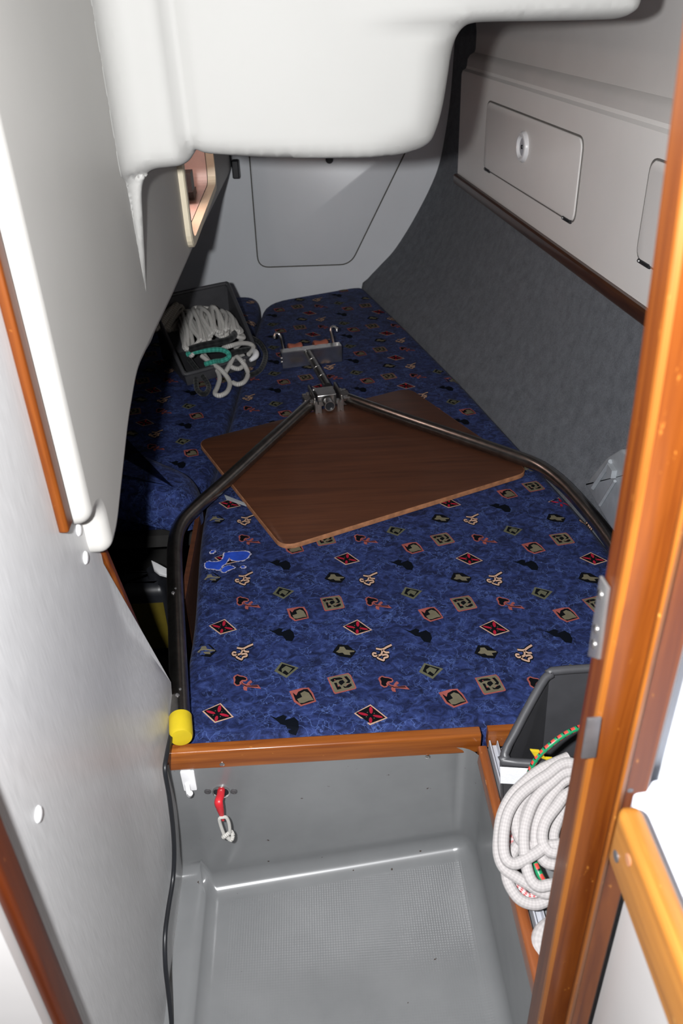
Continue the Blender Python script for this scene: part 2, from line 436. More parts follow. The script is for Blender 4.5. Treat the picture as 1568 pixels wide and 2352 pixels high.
for i in range(len(pan)):
    a, b = pan[i], pan[(i + 1) % len(pan)]
    mb.add([(pbend(*a), *a), (pbend(*b), *b), (pbend(*b) - .014, *b), (pbend(*a) - .014, *a)], [(0, 3, 2, 1)])
pl = mb.build('wall_left', LAM); struct(pl, 'grey brushed laminate panel on the left of the footwell', 'wall')
mb = MB()                                              # wooden edging of the diagonal cut
a, b = Vector((XL, 1.168, .452)), Vector((XL, 1.005, .895))
dv = (b - a).normalized(); nv = Vector((0, dv.z, -dv.y))
mb.obox((a + b) / 2 + nv * .008 + Vector((-.004, 0, 0)), dv * ((b - a).length / 2), nv * .008, Vector((.010, 0, 0)))
t1 = mb.build('trim_1', MAHOG, ang=20); struct(t1, 'thin mahogany edging on the diagonal cut of the grey panel', 'trim')
bv = t1.modifiers.new('b', 'BEVEL'); bv.width = .004; bv.segments = 3
for i, (px, py) in enumerate([(180, 1216), (196, 1281), (88, 1870), (420, 2103)]):
    p = PX(px, py, XL); mb = MB(); mb.lathe(p, (1, 0, 0), [(.0095, -.002), (.0095, .0005), (.008, .0025), (.004, .0035), (0, .0038)], 20)
    c = mb.build('screw_cap', WPLAST); c.parent = pl; c.location = Vector(c.location) - Vector(pl.location)
    tag(c, 'small white screw cap')

# --- upper liner on the left: thick moulded slab hanging down to about a metre above the sole
XS = -.300
lin = roundpoly([(.905, 1.781), (.905, .990), (.964, .990), (.964, .903), (1.02, .905), (1.206, .988), (1.332, 1.024), (1.8, 1.003), (2.27, .992), (3.40, .940), (3.66, .93), (3.66, 1.781)], [0, .03, .028, .04, .04, .03, .05, .05, .05, .05, 0, 0], 6)
yo = [2.10, 2.86]; zo = [1.022, 1.30]
fo_ = ccw(roundpoly([(yo[0], zo[0]), (yo[1], zo[0]), (yo[1], zo[1]), (yo[0], zo[1])], .055, 6)); fi_ = [(2.48 + (a - 2.48) * .93, 1.161 + (b - 1.161) * .84) for a, b in fo_]
mb = MB(); lin = ccw(lin); mb.pillow(lin, lambda u, v, h: (h, u, v), -.345, XS, .020, 6, bottom=False)
ring_ = [(p.y, p.z) for p in mb.v[-len(lin):]]; mb.f.pop(); mb.mi.pop(); kr, kf = len(ring_), len(fi_)
for X_ in (XS, -.345):
    rg = ring_ if X_ == XS else lin
    vv, ee, ff, *_ = delaunay_2d_cdt([Vector(p) for p in rg + fi_], [(i, (i + 1) % kr) for i in range(kr)] + [(kr + i, kr + (i + 1) % kf) for i in range(kf)], [], 1, 1e-6)
    keep = [q for q in ff if not inpoly(sum(vv[i].x for i in q) / 3, sum(vv[i].y for i in q) / 3, fi_) and inpoly(sum(vv[i].x for i in q) / 3, sum(vv[i].y for i in q) / 3, rg)]
    mb.add([(X_, p.x, p.y) for p in vv], [list(q) if X_ == XS else list(q)[::-1] for q in keep])
li = mb.build('partition_liner', LINER, ang=50)
struct(li, 'white moulded liner hanging along the left of the berth with a stepped near end', 'wall'); li.name = 'wall_partition'
mb = MB(); mb.box(XL - .002, XL + .012, .872, .898, 1.008, 1.781)
t2 = mb.build('trim_2', MAHOG); struct(t2, 'vertical mahogany strip beside the white left liner', 'trim')
bv = t2.modifiers.new('b', 'BEVEL'); bv.width = .004; bv.segments = 3
# --- overhead moulding: cockpit well hanging down into the berth
prof_px = [(440, 362), (447, 352), (480, 360), (600, 368), (750, 371), (880, 369), (950, 362), (995, 342), (1015, 305), (1030, 250), (1042, 180), (1050, 130), (1058, 90), (1072, 65), (1095, 54), (1150, 51), (1250, 50), (1390, 47), (1435, 43), (1458, 30), (1472, 5), (1480, -40), (1484, -120), (1486, -200)]
prof = [(p.x, p.z) for p in (PY(a, b, 1.5) for a, b in prof_px)]
left_px = [(345, 788), (337, 700), (331, 600), (326, 500), (324, 450), (327, 422), (337, 404), (355, 394), (385, 390), (412, 386), (430, 376), (440, 362)]
lprof = [(p.x, p.z) for p in (PY(a, b, 1.5) for a, b in left_px)]
low = [(-.345, .99)] + lprof[:-1] + prof
low = [(p.x, p.y) for p in spline([(a, b, 0) for a, b in low], 4)]
outl = low + [(-.345, prof[-1][1])]
def xr_tail(z):
    for i in range(len(lprof) - 1):
        (x1, z1), (x2, z2) = lprof[i], lprof[i + 1]
        if z1 <= z <= z2: return x1 + (x2 - x1) * (z - z1) / max(1e-6, z2 - z1)
    return -.19 if z > 1.2 else -.300
def yfront(x, z):
    d = min(segdist(x, z, low[i], low[i + 1]) for i in range(4, len(low) - 1))
    y = 1.5; r = .030
    if x < -.19 and z < 1.31: r = .007
    if x > 0: r += .035 * sm(.10, .22, x) * (1 - sm(1.47, 1.52, z))
    if d < r: y += r - math.sqrt(max(0, r * r - (r - d) ** 2))
    xc = -.189 + (z - 1.336) * -.012
    y += .010 * math.exp(-((x - xc) / .009) ** 2) * sm(1.30, 1.36, z)
    y -= .012 * sm(xc - .002, xc - .03, x) * sm(1.30, 1.34, z)
    y -= .022 * sm(1.508, 1.53, z) * sm(.06, .26, x)
    rl = max(.004, min(.045, (xr_tail(z) + .301) * .75)); dl = x + .300
    if dl < rl: dl = max(0, dl); y -= rl - math.sqrt(max(0, rl * rl - (rl - dl) ** 2))
    return y
pts = list(outl); g = .012
ys = .98
while ys < prof[-1][1]:
    xs = -.34
    while xs < prof[-1][0]:
        if inpoly(xs, ys, outl) and min(segdist(xs, ys, outl[i - 1], outl[i]) for i in range(len(outl))) > .004: pts.append((xs, ys))
        xs += g if ys < 1.6 else .03
    ys += g if ys < 1.6 else .03
ys = 1.0
while ys < prof[-1][1] - .01:
    for xs in (-.3005, -.2992, -.2975, -.295, -.2915, -.287, -.281):
        if inpoly(xs, ys, outl) and min(segdist(xs, ys, outl[i - 1], outl[i]) for i in range(len(outl))) > .0012: pts.append((xs, ys))
    ys += .01
for q in (.003, .007, .013, .02):            # extra rows close to the rounded lower edge
    for i in range(6, len(low) - 3):
        e = Vector(low[i + 1]) - Vector(low[i - 1]); nn = Vector((-e.y, e.x)).normalized(); p = Vector(low[i]) + nn * q
        if inpoly(p.x, p.y, outl): pts.append((p.x, p.y))
k = len(outl)
vv, ee, ff, *_ = delaunay_2d_cdt([Vector(p) for p in pts], [(i, (i + 1) % k) for i in range(k)], [list(range(k))], 1, 1e-5)
mb = MB(); mb.add([(p.x, yfront(p.x, p.y), p.y) for p in vv], [list(q)[::-1] for q in ff])
def back_(a, b, y):          # the tail of the moulding dies into the side liner, the well itself runs aft
    return (a, y, b) if (a > -.20 or b > 1.33) else (min(a, -.304), 1.5 + .05 + max(0, a + .304) * .6, b)
rows = [[(a, yfront(a, b), b) for a, b in low], [back_(a, b, 2.2) for a, b in low], [back_(a, b, 3.66) for a, b in low]]
mb.loft(rows)
zt = prof[-1][1]; xs_ = [-.345 + (prof[-1][0] + .345) * i / 60 for i in range(61)]
mb.loft([[(x, yfront(x, zt), zt) for x in xs_], [(x, yfront(x, zt), 1.782) for x in xs_]])
mb.loft([[(xs_[-1], yfront(xs_[-1], zt), zt), (xs_[-1], yfront(xs_[-1], zt), 1.782)], [(xs_[-1], 3.66, zt), (xs_[-1], 3.66, 1.782)]])
oh = mb.build('ceiling', WHITE, ang=100, origin=False)
bmx = bmesh.new(); bmx.from_mesh(oh.data); bmesh.ops.remove_doubles(bmx, verts=bmx.verts, dist=1e-5); bmesh.ops.recalc_face_normals(bmx, faces=bmx.faces); bmx.to_mesh(oh.data); bmx.free()
struct(oh, 'white moulded overhead with the rounded cockpit well hanging into the berth', 'ceiling')

mb = MB(); mb.box(-.97, 1.0, .45, 3.78, 1.782, 1.80); o = mb.build('ceiling_deckhead', WHITE); struct(o, 'white deckhead above the moulded overhead', 'ceiling')
# --- back wall of the berth with a trapezoid access hatch
YB = 3.75
mb = MB()
bw = [(p.x, p.z) for p in (PY(a, b, YB) for a, b in [(830, 650), (900, 590), (960, 500), (1000, 400), (1030, 260), (1045, 180)])]
bw = [(q.x, q.y) for q in spline([(a, b, 0) for a, b in bw], 6)]
bw = [(bw[0][0] - .03, .25)] + [(a + .006, b) for a, b in bw] + [(.68, 1.7), (-.95, 1.7), (-.95, .25)]
mb.pillow(ccw(bw), lambda u, v, h: (u, -h, v), -YB - .03, -YB, .002, 1)
bk = mb.build('wall_back', BACKW); struct(bk, 'pale grey end bulkhead of the berth with curved right edge', 'wall')
hp = [(p.x, p.z) for p in (PY(a, b, YB) for a, b in [(577, 380), (593, 614), (805, 607), (922, 380)])]
hp = [(hp[0][0] - .004, 1.02)] + hp[1:3] + [(.463, 1.02)]
ho = ccw(roundpoly(hp, [.03, .05, .05, .03], 6))
mb = MB(); mb.tube([(a, YB - .0022, b) for a, b in ho], .0042, 6, closed=True, flat=.6)
hs = mb.build('hatch_seam', SEAM); hs.parent = bk; hs.location = Vector(hs.location) - Vector(bk.location)
cx = sum(p[0] for p in ho) / len(ho); cz = sum(p[1] for p in ho) / len(ho)
mb = MB(); mb.pillow([(cx + (a - cx) * .982, cz + (b - cz) * .982) for a, b in ho], lambda u, v, h: (u, -h, v), -YB - .001, -YB + .003, .002, 2)
hh = mb.build('access_hatch', BACKW, ang=25); hh.parent = bk; hh.location = Vector(hh.location) - Vector(bk.location)
p = PY(756, 366, YB - .004); mb = MB(); mb.lathe(p, (0, -1, 0), [(.016, -.004), (.016, .01), (.012, .014), (0, .014)], 18)
kn = mb.build('hatch_latch', BLACK); kn.parent = hh; kn.location = Vector(kn.location) - Vector(bk.location) - Vector(hh.location)

# --- carpeted hull side on the right
def trimx(y): return .622 + (3.552 - y) * .1031
def cushx(y):
    pts_ = [(.3, .74), (1.04, .765), (1.3, .745), (1.68, .700), (2.1, .619), (2.6, .520), (3.2, .383), (3.78, .237)]
    for i in range(len(pts_) - 1):
        (a, p), (b, q) = pts_[i], pts_[i + 1]
        if a <= y <= b: return p + (q - p) * (y - a) / (b - a)
    return pts_[-1][1]
rows = []
zs = [(-.35, .20), (0, .40), (.12, .452), (.26, .52), (.41, .565), (.60, .665), (.75, .735), (.87, .81), (.965, .866), (1.0, .90), (1.04, 1.02), (1.07, 1.12), (1.10, 1.25), (1.12, 1.5)]
zs = [(q.x, q.y) for q in spline([(a, b, 0) for a, b in [(-.35, .20), (0, .40), (.20, .475), (.41, .545), (.60, .635), (.76, .725), (.90, .815), (1.0, .90), (1.045, 1.0), (1.08, 1.12), (1.10, 1.25), (1.12, 1.5)]], 4)]
for i in range(41):
    y = .55 + (3.76 - .55) * i / 40
    top = trimx(y) + .012 - .04 * sm(3.5, 3.75, y); x0 = cushx(y); wd = top - x0
    row = []
    for t, z in zs:
        if t <= 1: s_ = t * wd if t >= 0 else t * .12
        else: s_ = wd + (t - 1) * .45
        row.append((x0 + s_, y, z))
    rows.append(row)
mb = MB(); mb.loft(rows, flip=True); hu = mb.build('wall_right', CARP, ang=60); struct(hu, 'sloping hull side covered in dark grey carpet', 'wall')

# --- side lockers above the carpet, with the wall above them
def lk(o, y, z): return (trimx(y) + o, y, z)
lp = [(0, .903), (0, 1.15), (0, 1.262), (.004, 1.274), (.016, 1.281), (.019, 1.290), (.021, 1.312), (.030, 1.326), (.046, 1.334), (.050, 1.345), (.050, 1.40), (.042, 1.46), (.02, 1.53), (0, 1.56), (0, 1.782)]
mb = MB(); Ys = [.55 + (3.55 - .55) * i / 20 for i in range(21)]
mb.loft([[lk(a, y, b) for a, b in lp[:6]] for y in Ys], 1, flip=True); mb.loft([[lk(a, y, b) for a, b in lp[5:]] for y in Ys], 0, flip=True)
mb.add([lk(a, 3.55, b) for a, b in lp] + [lk(.2, 3.55, 1.782), lk(.2, 3.55, .903)], [list(range(len(lp) + 2))])
mb.add([lk(0, .55, .903), lk(.1, .55, .903), lk(.1, 3.55, .903), lk(0, 3.55, .903)], [(0, 1, 2, 3)])
lok = empty('side_locker', (trimx(2.2), 2.2, .903)); tag(lok, 'grey moulded side locker running along the hull above the carpet', 'locker')
mb.build('locker_front', [LOCKG, LOCKG_LIT], lok, ang=35)
ln = Vector((-1, -.1031, 0)).normalized()
def LP(px, py, off=0): return PP(px, py, Vector((trimx(2.2), 2.2, 1)) + ln * off, ln)
ldir = Vector((-.1031, 1, 0)).normalized(); l0 = Vector((trimx(2.2), 2.2, 0))
def l3(u, v, h): q = l0 + ldir * u + ln * h; return (q.x, q.y, v)
def door(y0, y1, z0, z1, latch=None):
    o_ = ccw(roundpoly([(y0, z0), (y1, z0), (y1, z1), (y0, z1)], .035, 6))[::-1]
    mb = MB(); mb.tube([l3(a, b, .0005) for a, b in o_], .0026, 6, closed=True)
    s_ = mb.build('door_seam', LSEAM, lok)
    cy, cz = (y0 + y1) / 2, (z0 + z1) / 2
    mb = MB(); mb.pillow([(cy + (a - cy) * .988, cz + (b - cz) * .978) for a, b in o_[::-1]], lambda u, v, h: l3(u, v, h), -.001, .005, .003, 3)
    d = mb.build('locker_door', LOCKG_LIT, lok, ang=25)
    for yy in (y0 + .05, y1 - .05):
        mb = MB(); mb.tube([l3(yy - .028, z0 + .001, .004), l3(yy + .028, z0 + .001, .004)], .0055, 8); h = mb.build('hinge', BLACK, d)
        mb = MB(); mb.lathe(l3(yy + .02, z0 + .002, .009), ln, [(.004, 0), (.003, .002), (0, .0025)], 10); mb.build('hinge_screw', CHROME, d)
    if latch:
        p = Vector(l3(*latch, .004))
        mb = MB(); mb.lathe(p, ln, [(.046, 0), (.046, .006), (.041, .013), (.034, .014), (.030, .010), (.027, .004)], 32); r_ = mb.build('latch_ring', WPLAST, d); tag(r_, 'white plastic ring of the push latch')
        mb = MB(); mb.lathe(p, ln, [(.028, .003), (.026, .006), (.010, .007), (0, .007)], 28); b_ = mb.build('latch_button', ALU, d)
        mb = MB(); mb.lathe(p, ln, [(.007, .007), (.006, .0095), (0, .01)], 12); mb.build('latch_pin', BLACK, d)
u0, u1 = .145, 1.005
pc = LP(1206, 337); door(u0, u1, .985, 1.208, ((pc - l0).dot(ldir), pc.z))
door(-1.05, -.235, .995, 1.222)
mb = MB()
tr = []
for y in Ys: tr.append([lk(-.012, y, .866), lk(-.016, y, .872), lk(-.016, y, .897), lk(-.010, y, .9025), lk(.01, y, .9025)])
mb.loft(tr, flip=True); mb.loft([[lk(.012, y, .866), lk(-.012, y, .866)] for y in Ys], flip=True)
t3 = mb.build('trim_3', DWOOD); struct(t3, 'long dark wooden batten under the side lockers', 'trim')

# --- berth front: fiddle board, wooden capping and ledge on the right
mb = MB(); mb.pillow(ccw(roundpoly([(1.036, .366), (1.060, .366), (1.060, .414), (1.036, .414)], .006, 4)), lambda u, v, h: (h, u, v), -.305, .2685, .003, 2)
fd = mb.build('trim_4', MAHOGX); struct(fd, 'varnished mahogany fiddle board along the front of the berth', 'trim')
for px, py in ((510, 1755), (982, 1738)):
    p = PY(px, py, 1.036); mb = MB(); mb.lathe(p, (0, -1, 0), [(.0048, -.001), (.0048, .0012), (.003, .0018), (0, .0012)], 16)
    c = mb.build('screw', BRIGHT); c.parent = fd; c.location = Vector(c.location) - Vector(fd.location)
mb = MB(); mb.pillow(ccw(roundpoly([(.2605, .353), (.2785, .353), (.2785, .392), (.2605, .392)], .006, 4)), lambda u, v, h: (u, -h, v), -1.030, .15, .004, 3)
sl = mb.build('trim_5', MAHOGY); struct(sl, 'worn mahogany capping along the right edge of the footwell', 'trim')
mb = MB(); mb.box(.279, .80, -.15, 1.04, .355, .372)
lg = mb.build('ledge', SOLE); lg.name = 'wall_ledge'; struct(lg, 'grey moulded ledge right of the footwell', 'ledge')
mb = MB(); mb.box(.282, .78, 1.043, 1.058, .373, .414); o = mb.build('trim_6', MAHOGX); struct(o, 'worn brown board edge of the berth behind the grey bin', 'trim')
mb = MB(); mb.pillow(ccw([(.2835, .374), (.300, .374), (.300, .392), (.2985, .392), (.2975, .380), (.287, .380), (.286, .394), (.2835, .394)]), lambda u, v, h: (u, -h, v), -1.04, -.30, .0005, 1)
o = mb.build('track_rail', ALU); tag(o, 'white aluminium channel lying beside the footwell capping', 'rail')
# dark berth base under the cushions
mb = MB(); mb.box(-.318, .60, 1.065, 3.70, .24, .279); o = mb.build('berth_base', DARK); o.name = 'wall_berth_base'; struct(o, 'dark berth base board under the main cushion', 'berth base')
mb = MB(); mb.box(-.95, -.322, 1.95, 3.70, .24, .279); o = mb.build('berth_base', DARK); o.name = 'wall_berth_base'; struct(o, 'dark berth base board under the left cushion', 'berth base')
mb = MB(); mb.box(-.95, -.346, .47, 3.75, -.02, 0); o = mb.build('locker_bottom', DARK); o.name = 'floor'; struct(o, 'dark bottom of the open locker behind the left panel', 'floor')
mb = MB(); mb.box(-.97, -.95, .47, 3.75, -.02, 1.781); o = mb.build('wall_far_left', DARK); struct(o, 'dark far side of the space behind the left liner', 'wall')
mb = MB(); mb.box(-.336, -.324, 1.50, 1.93, .05, .402); o = mb.build('lee_board', BOARD); o.name = 'trim_7'; struct(o, 'brown plywood board edge along the left of the main cushion', 'trim')

# --- bulkhead and door frame in the foreground
YD = .5
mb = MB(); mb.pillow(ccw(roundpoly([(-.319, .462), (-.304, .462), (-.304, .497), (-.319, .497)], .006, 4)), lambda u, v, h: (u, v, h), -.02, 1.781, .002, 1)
o = mb.build('trim_8', MAHOG_SHADE); struct(o, 'mahogany door jamb at the lower left corner', 'trim')
mb = MB(); mb.box(-.80, -.320, .452, .468, -.02, 1.781); o = mb.build('wall_bulkhead_left', CABW); struct(o, 'white bulkhead left of the doorway', 'wall')
plan = [(PY(a, 1900, b).x, b) for a, b in [(1289, .565), (1316, .523), (1321, .518), (1333, .516), (1395, .515), (1398, .499), (1402, .4945), (1408, .493), (1414, .4945), (1418, .499), (1463, .501), (1466, .505), (1467, .53)]]
plan_old = [(.216, .605), (.216, .540), (.2175, .535), (.2205, .532), (.244, .530), (.246, .527), (.2465, .508), (.248, .503), (.252, .500), (.2565, .500), (.260, .503), (.262, .508), (.283, .511), (.286, .513), (.287, .518), (.287, .605)]
mb = MB(); rows = []
def leanx(z): return -.014 * sm(1.15, 1.62, z) * ((z - 1.0) / .6)
zz = [-.02, .3, .6, .9, 1.0, 1.1, 1.2, 1.3, 1.4, 1.5, 1.6, 1.781]
for z in zz: rows.append([(a + leanx(z), b, z) for a, b in plan])
for j in range(len(plan) - 1):
    mb.loft([[r_[j], r_[j + 1]] for r_ in rows], 1 if j in (1, 2, 5, 6, 7, 8) else 0)
bmp = mb; post = mb.build('door_frame', [MAHOG, WORNW], ang=30); post.name = 'door_1'; struct(post, 'varnished mahogany door post with chipped edges on the right', 'door frame')
def plate_on(name, pxs, y, mat, lab, th=.003):
    q = [PY(a, b, y) for a, b in pxs]; mb = MB()
    mb.pillow(ccw([(p.x, p.z) for p in q]), lambda u, v, h: (u, y - h, v), -.001, th, .001, 2)
    o = mb.build(name, mat); o.parent = post; o.location = Vector(o.location) - Vector(post.location); tag(o, lab); return o
XR = PY(1300, 1900, .545).x - .0015
q = [PX(a, b, XR) for a, b in [(1381, 1323), (1399, 1350), (1377, 1514), (1353, 1507)]]
mb = MB(); mb.pillow(ccw([(p.y, p.z) for p in q]), lambda u, v, h: (-h, u, v), -XR - .001, -XR + .002, .0008, 2)
sp = mb.build('strike_plate', CHROME); sp.parent = post; sp.location = Vector(sp.location) - Vector(post.location); tag(sp, 'shiny chrome strike plate on the door post')
for px, py in ((1378, 1365), (1368, 1445), (1363, 1480)):
    p = PX(px, py, XR - .002); mb = MB(); mb.lathe(p, (-1, 0, 0), [(.0045, -.001), (.0045, .001), (.0025, .002), (0, .002)], 12)
    c = mb.build('plate_screw', BRIGHT); c.parent = sp; c.location = Vector(c.location) - wloc(sp)
plate_on('latch_plate', [(1348, 1650), (1380, 1647), (1367, 1737), (1334, 1740)], .5145, DULLM, 'dull grey metal latch plate on the door post', .002)
p = PY(1446, 1814, .500); mb = MB(); mb.lathe(p, (0, -1, 0), [(.003, -.001), (.003, .001), (0, .0012)], 12)
c = mb.build('screw', DULLM); c.parent = post; c.location = Vector(c.location) - Vector(post.location)
mb = MB(); mb.box(.289, .80, .528, .56, -.02, 1.781); o = mb.build('wall_bulkhead_right', BULKW); struct(o, 'white bulkhead right of the door post', 'wall')

# --- galley unit at the lower right: cabinet, white worktop and golden rail
ZC = .925
mb = MB(); mb.box(.300, .80, -.20, .505, -.02, ZC - .032); o = mb.build('galley_cabinet', CABW); tag(o, 'white galley cabinet side below the golden rail', 'cabinet')
mb = MB()
ct = ccw(roundpoly([(.272, -.2), (.80, -.2), (.80, .516), (.272, .516)], [0, 0, 0, .045], 8))
mb.pillow(ct, lambda u, v, h: (u, v, h), ZC - .030, ZC, .003, 3)
o = mb.build('worktop', COUNT); tag(o, 'white galley worktop with a rounded corner behind the golden rail', 'worktop')
mb = MB(); ry0, ry1 = -.2, .470
ro = ccw(roundpoly([(.2475, .885), (.2705, .885), (.2705, .955), (.2475, .955)], [.005, .005, .010, .010], 5))
mb.pillow(ro, lambda u, v, h: (u, h, v), ry0, ry1, .014, 5)
rl = mb.build('fiddle_rail', TEAKY, ang=50); tag(rl, 'golden teak fiddle rail along the galley worktop', 'rail')
for px, py, mt_ in ((1414, 1967, DULLM), (1442, 1975, PLYE)):
    p = PX(px, py, .247); mb = MB(); mb.lathe(p, (-1, 0, 0), [(.0055, -.002), (.0055, .0006), (0, .0008)], 14)
    c = mb.build('screw_plug', mt_); c.parent = rl; c.location = Vector(c.location) - Vector(rl.location)

# ================================================================== CUSHIONS
def cushion(name, outline, z0, top, r, label, grp=None, motifs=True):
    o_ = ccw(outline); mb = MB(); mb.pillow(o_, lambda u, v, h: (u, v, h), z0, top, r, 6)
    o = mb.build(name, FAB, ang=60); tag(o, label, 'cushion', grp); return o, o_
main = roundpoly([(-.305, 1.0665), (.752, 1.0620), (.735, 1.3), (.690, 1.68), (.610, 2.1), (.511, 2.6), (.374, 3.2), (.245, 3.735), (.19, 3.74), (-.205, 3.585), (-.245, 3.1), (-.292, 2.3), (-.318, 1.95), (-.318, 1.751), (-.297, 1.40)],
                 [.09, .09, .1, .1, .1, .1, .1, .09, .09, .11, .1, .1, .1, .1, .1], 5)
cu, cu_o = cushion('berth_cushion', main, .28, .40, .035, 'large blue patterned berth cushion under the brown board')
lft = roundpoly([(-.90, 1.98), (-.325, 1.98), (-.300, 2.3), (-.253, 3.1), (-.225, 3.55), (-.245, 3.70), (-.90, 3.70)], [.1, .1, .1, .1, .1, .1, .1], 5)
lc, lc_o = cushion('berth_cushion', lft, .28, .395, .035, 'blue patterned cushion on the left under the rope bin')

# printed motifs, given by their shape in the photograph and laid out on the fabric's repeat
def zoom(ox, oy, s, pts): return [(ox + a / s, oy + b / s) for a, b in pts]
def G(ox, oy, s, pts, z=.4):
    return [(q.x, q.y) for q in (PZ(px, py, z) for px, py in zoom(ox, oy, s, pts))]
A_ = Vector((.2925, -.027)); B_ = Vector((-.009, .254)); O0 = Vector((.062, 1.369))
def ell(cx, cy, rx, ry, ang=0, n=10):
    ca, sa = math.cos(ang), math.sin(ang)
    return [(cx + rx * math.cos(t) * ca - ry * math.sin(t) * sa, cy + rx * math.cos(t) * sa + ry * math.sin(t) * ca) for t in [2 * math.pi * i / n for i in range(n)]]
def stroke(pts, w):
    P = [Vector(p) for p in pts]; P = [Vector((q.x, q.y)) for q in spline([(p[0], p[1], 0) for p in pts], 4)]
    l, r = [], []
    for i in range(len(P)):
        t = (P[min(i + 1, len(P) - 1)] - P[max(0, i - 1)]); nn = Vector((-t.y, t.x)).normalized() * w / 2
        l.append(P[i] + nn); r.append(P[i] - nn)
    return [[tuple(l[i]), tuple(l[i + 1]), tuple(r[i + 1]), tuple(r[i])] for i in range(len(P) - 1)]
Z5 = (690, 1490, 5.807); Z6 = (450, 1230, 9.22); Z8 = (900, 1150, 3.136)
MATS = [P_CREAM, P_BLACK, P_RED, P_PINK, P_OLIVE, P_DARK, P_OLIVED]
CR, BK, RD, PK, OL, DK, OD = range(7)
motif = {}
def cen(polys):
    xs = [p[0] for q in polys for p in q]; ys_ = [p[1] for q in polys for p in q]; return Vector(((min(xs) + max(xs)) / 2, (min(ys_) + max(ys_)) / 2))
def addm(name, zz_, layers, off):
    g_ = [(G(*zz_, poly), mi, lv) for poly, mi, lv in layers]; c = cen([g_[0][0]] if len(g_[0][0]) > 4 or name in ('red', 'oldia') else [q[0] for q in g_])
    motif[name] = ([([(x - c.x, y - c.y) for x, y in p], mi, lv) for p, mi, lv in g_], Vector(off))
addm('red', Z5, [([(670, 922), (895, 805), (1120, 992), (880, 1078)], CR, 0), ([(692, 920), (893, 824), (1092, 990), (882, 1060)], BK, 1),
     (ell(792, 936, 70, 17, .25), RD, 2), (ell(988, 972, 70, 17, .22), RD, 2), (ell(899, 887, 24, 48, -.08), RD, 2), (ell(889, 1020, 23, 38, .0), RD, 2),
     (ell(835, 975, 9, 6), OD, 2), (ell(942, 930, 9, 6), OD, 2), (ell(850, 915, 8, 6), OD, 2), (ell(938, 995, 8, 6), OD, 2)], (0, 0))
addm('sq', Z5, [([(313, 362), (480, 328), (598, 305), (632, 338), (668, 425), (700, 503), (690, 518), (415, 582), (395, 565), (350, 455)], PK, 0),
     ([(332, 367), (590, 318), (622, 350), (684, 498), (672, 510), (425, 564), (405, 550)], OL, 1),
     ([(352, 398), (400, 374), (480, 364), (515, 374), (518, 390), (480, 396), (430, 402), (388, 428)], BK, 2), ([(478, 410), (520, 398), (548, 430), (500, 472), (462, 440)], BK, 2),
     ([(538, 356), (575, 350), (622, 410), (612, 442), (558, 442), (588, 415), (562, 385)], BK, 2), ([(518, 480), (560, 490), (585, 462), (630, 446), (642, 476), (600, 502), (540, 507)], BK, 2),
     ([(403, 437), (440, 435), (452, 475), (490, 490), (500, 515), (445, 530)], BK, 2), (ell(462, 480, 12, 9), PK, 3), (ell(580, 464, 9, 7), PK, 3), (ell(415, 400, 8, 7), PK, 3), (ell(545, 380, 8, 6), PK, 3)], (-.051, .087))
addm('club', Z5, [([(985, 375), (1000, 350), (1040, 333), (1080, 350), (1120, 356), (1170, 375), (1187, 410), (1160, 432), (1122, 428), (1140, 455), (1180, 470), (1200, 438), (1230, 413), (1257, 440), (1240, 457), (1215, 465), (1250, 484), (1340, 478), (1392, 532), (1340, 525), (1260, 512), (1200, 507), (1205, 557), (1160, 547), (1143, 510), (1158, 490), (1110, 464), (1090, 488), (1050, 492), (1008, 462), (1003, 420)], PK, 0),
     ([(1010, 375), (1035, 350), (1075, 365), (1120, 370), (1167, 390), (1165, 412), (1110, 412), (1085, 440), (1090, 472), (1055, 477), (1020, 450), (1025, 410)], BK, 1),
     ([(1105, 435), (1130, 465), (1190, 490), (1330, 488), (1350, 505), (1260, 502), (1180, 500), (1120, 468)], BK, 1)], (.052, .079))
sc = [[(945, 800), (1060, 810), (1150, 770), (1245, 730)], [(1060, 820), (1110, 855), (1180, 855)], [(1060, 820), (1030, 890), (975, 915), (950, 950), (1030, 985), (1060, 985), (1075, 950), (1140, 930), (1140, 900), (1090, 895), (1040, 905)], [(975, 915), (900, 925), (870, 900), (890, 875), (940, 880)]]
addm('scroll', Z6, [(q, BK, 0) for s_ in sc for q in stroke(s_, 62)] + [(q, CR, 1) for s_ in sc for q in stroke(s_, 30)], (.046, -.085))
addm('olclub', Z6, [([(112, 845), (240, 712), (410, 720), (555, 825), (440, 930), (240, 910)], BK, 0), ([(178, 840), (240, 800), (260, 755), (340, 752), (370, 800), (525, 810), (520, 830), (430, 842), (440, 885), (330, 880), (300, 850), (230, 858)], OL, 1)], (-.032, -.073))
addm('acorn', Z8, [([(284, 1420), (370, 1399), (424, 1397), (462, 1440), (494, 1502), (385, 1535), (330, 1500)], PK, 0), ([(312, 1436), (370, 1410), (415, 1408), (450, 1445), (480, 1495), (388, 1523), (340, 1490)], BK, 1),
     ([(300, 1424), (365, 1405), (385, 1412), (350, 1428), (340, 1455)], PK, 2), ([(350, 1482), (385, 1467), (368, 1440), (395, 1424), (430, 1438), (474, 1492), (440, 1497), (400, 1512), (372, 1512)], OL, 2)], (-.129, .056))
addm('oldia', Z8, [([(198, 1161), (335, 1200), (262, 1275), (161, 1226)], OD, 0), ([(208, 1174), (312, 1202), (260, 1258), (188, 1222)], BK, 1), ([(212, 1212), (240, 1190), (290, 1208), (270, 1243), (240, 1222), (222, 1240)], OD, 2)], (.131, .108))
addm('blk', Z8, [([(53, 940), (100, 952), (140, 933), (168, 943), (162, 962), (215, 943), (247, 963), (262, 1000), (250, 1032), (205, 1027), (175, 992), (140, 987), (113, 970)], DK, 0)], (.127, -.038))
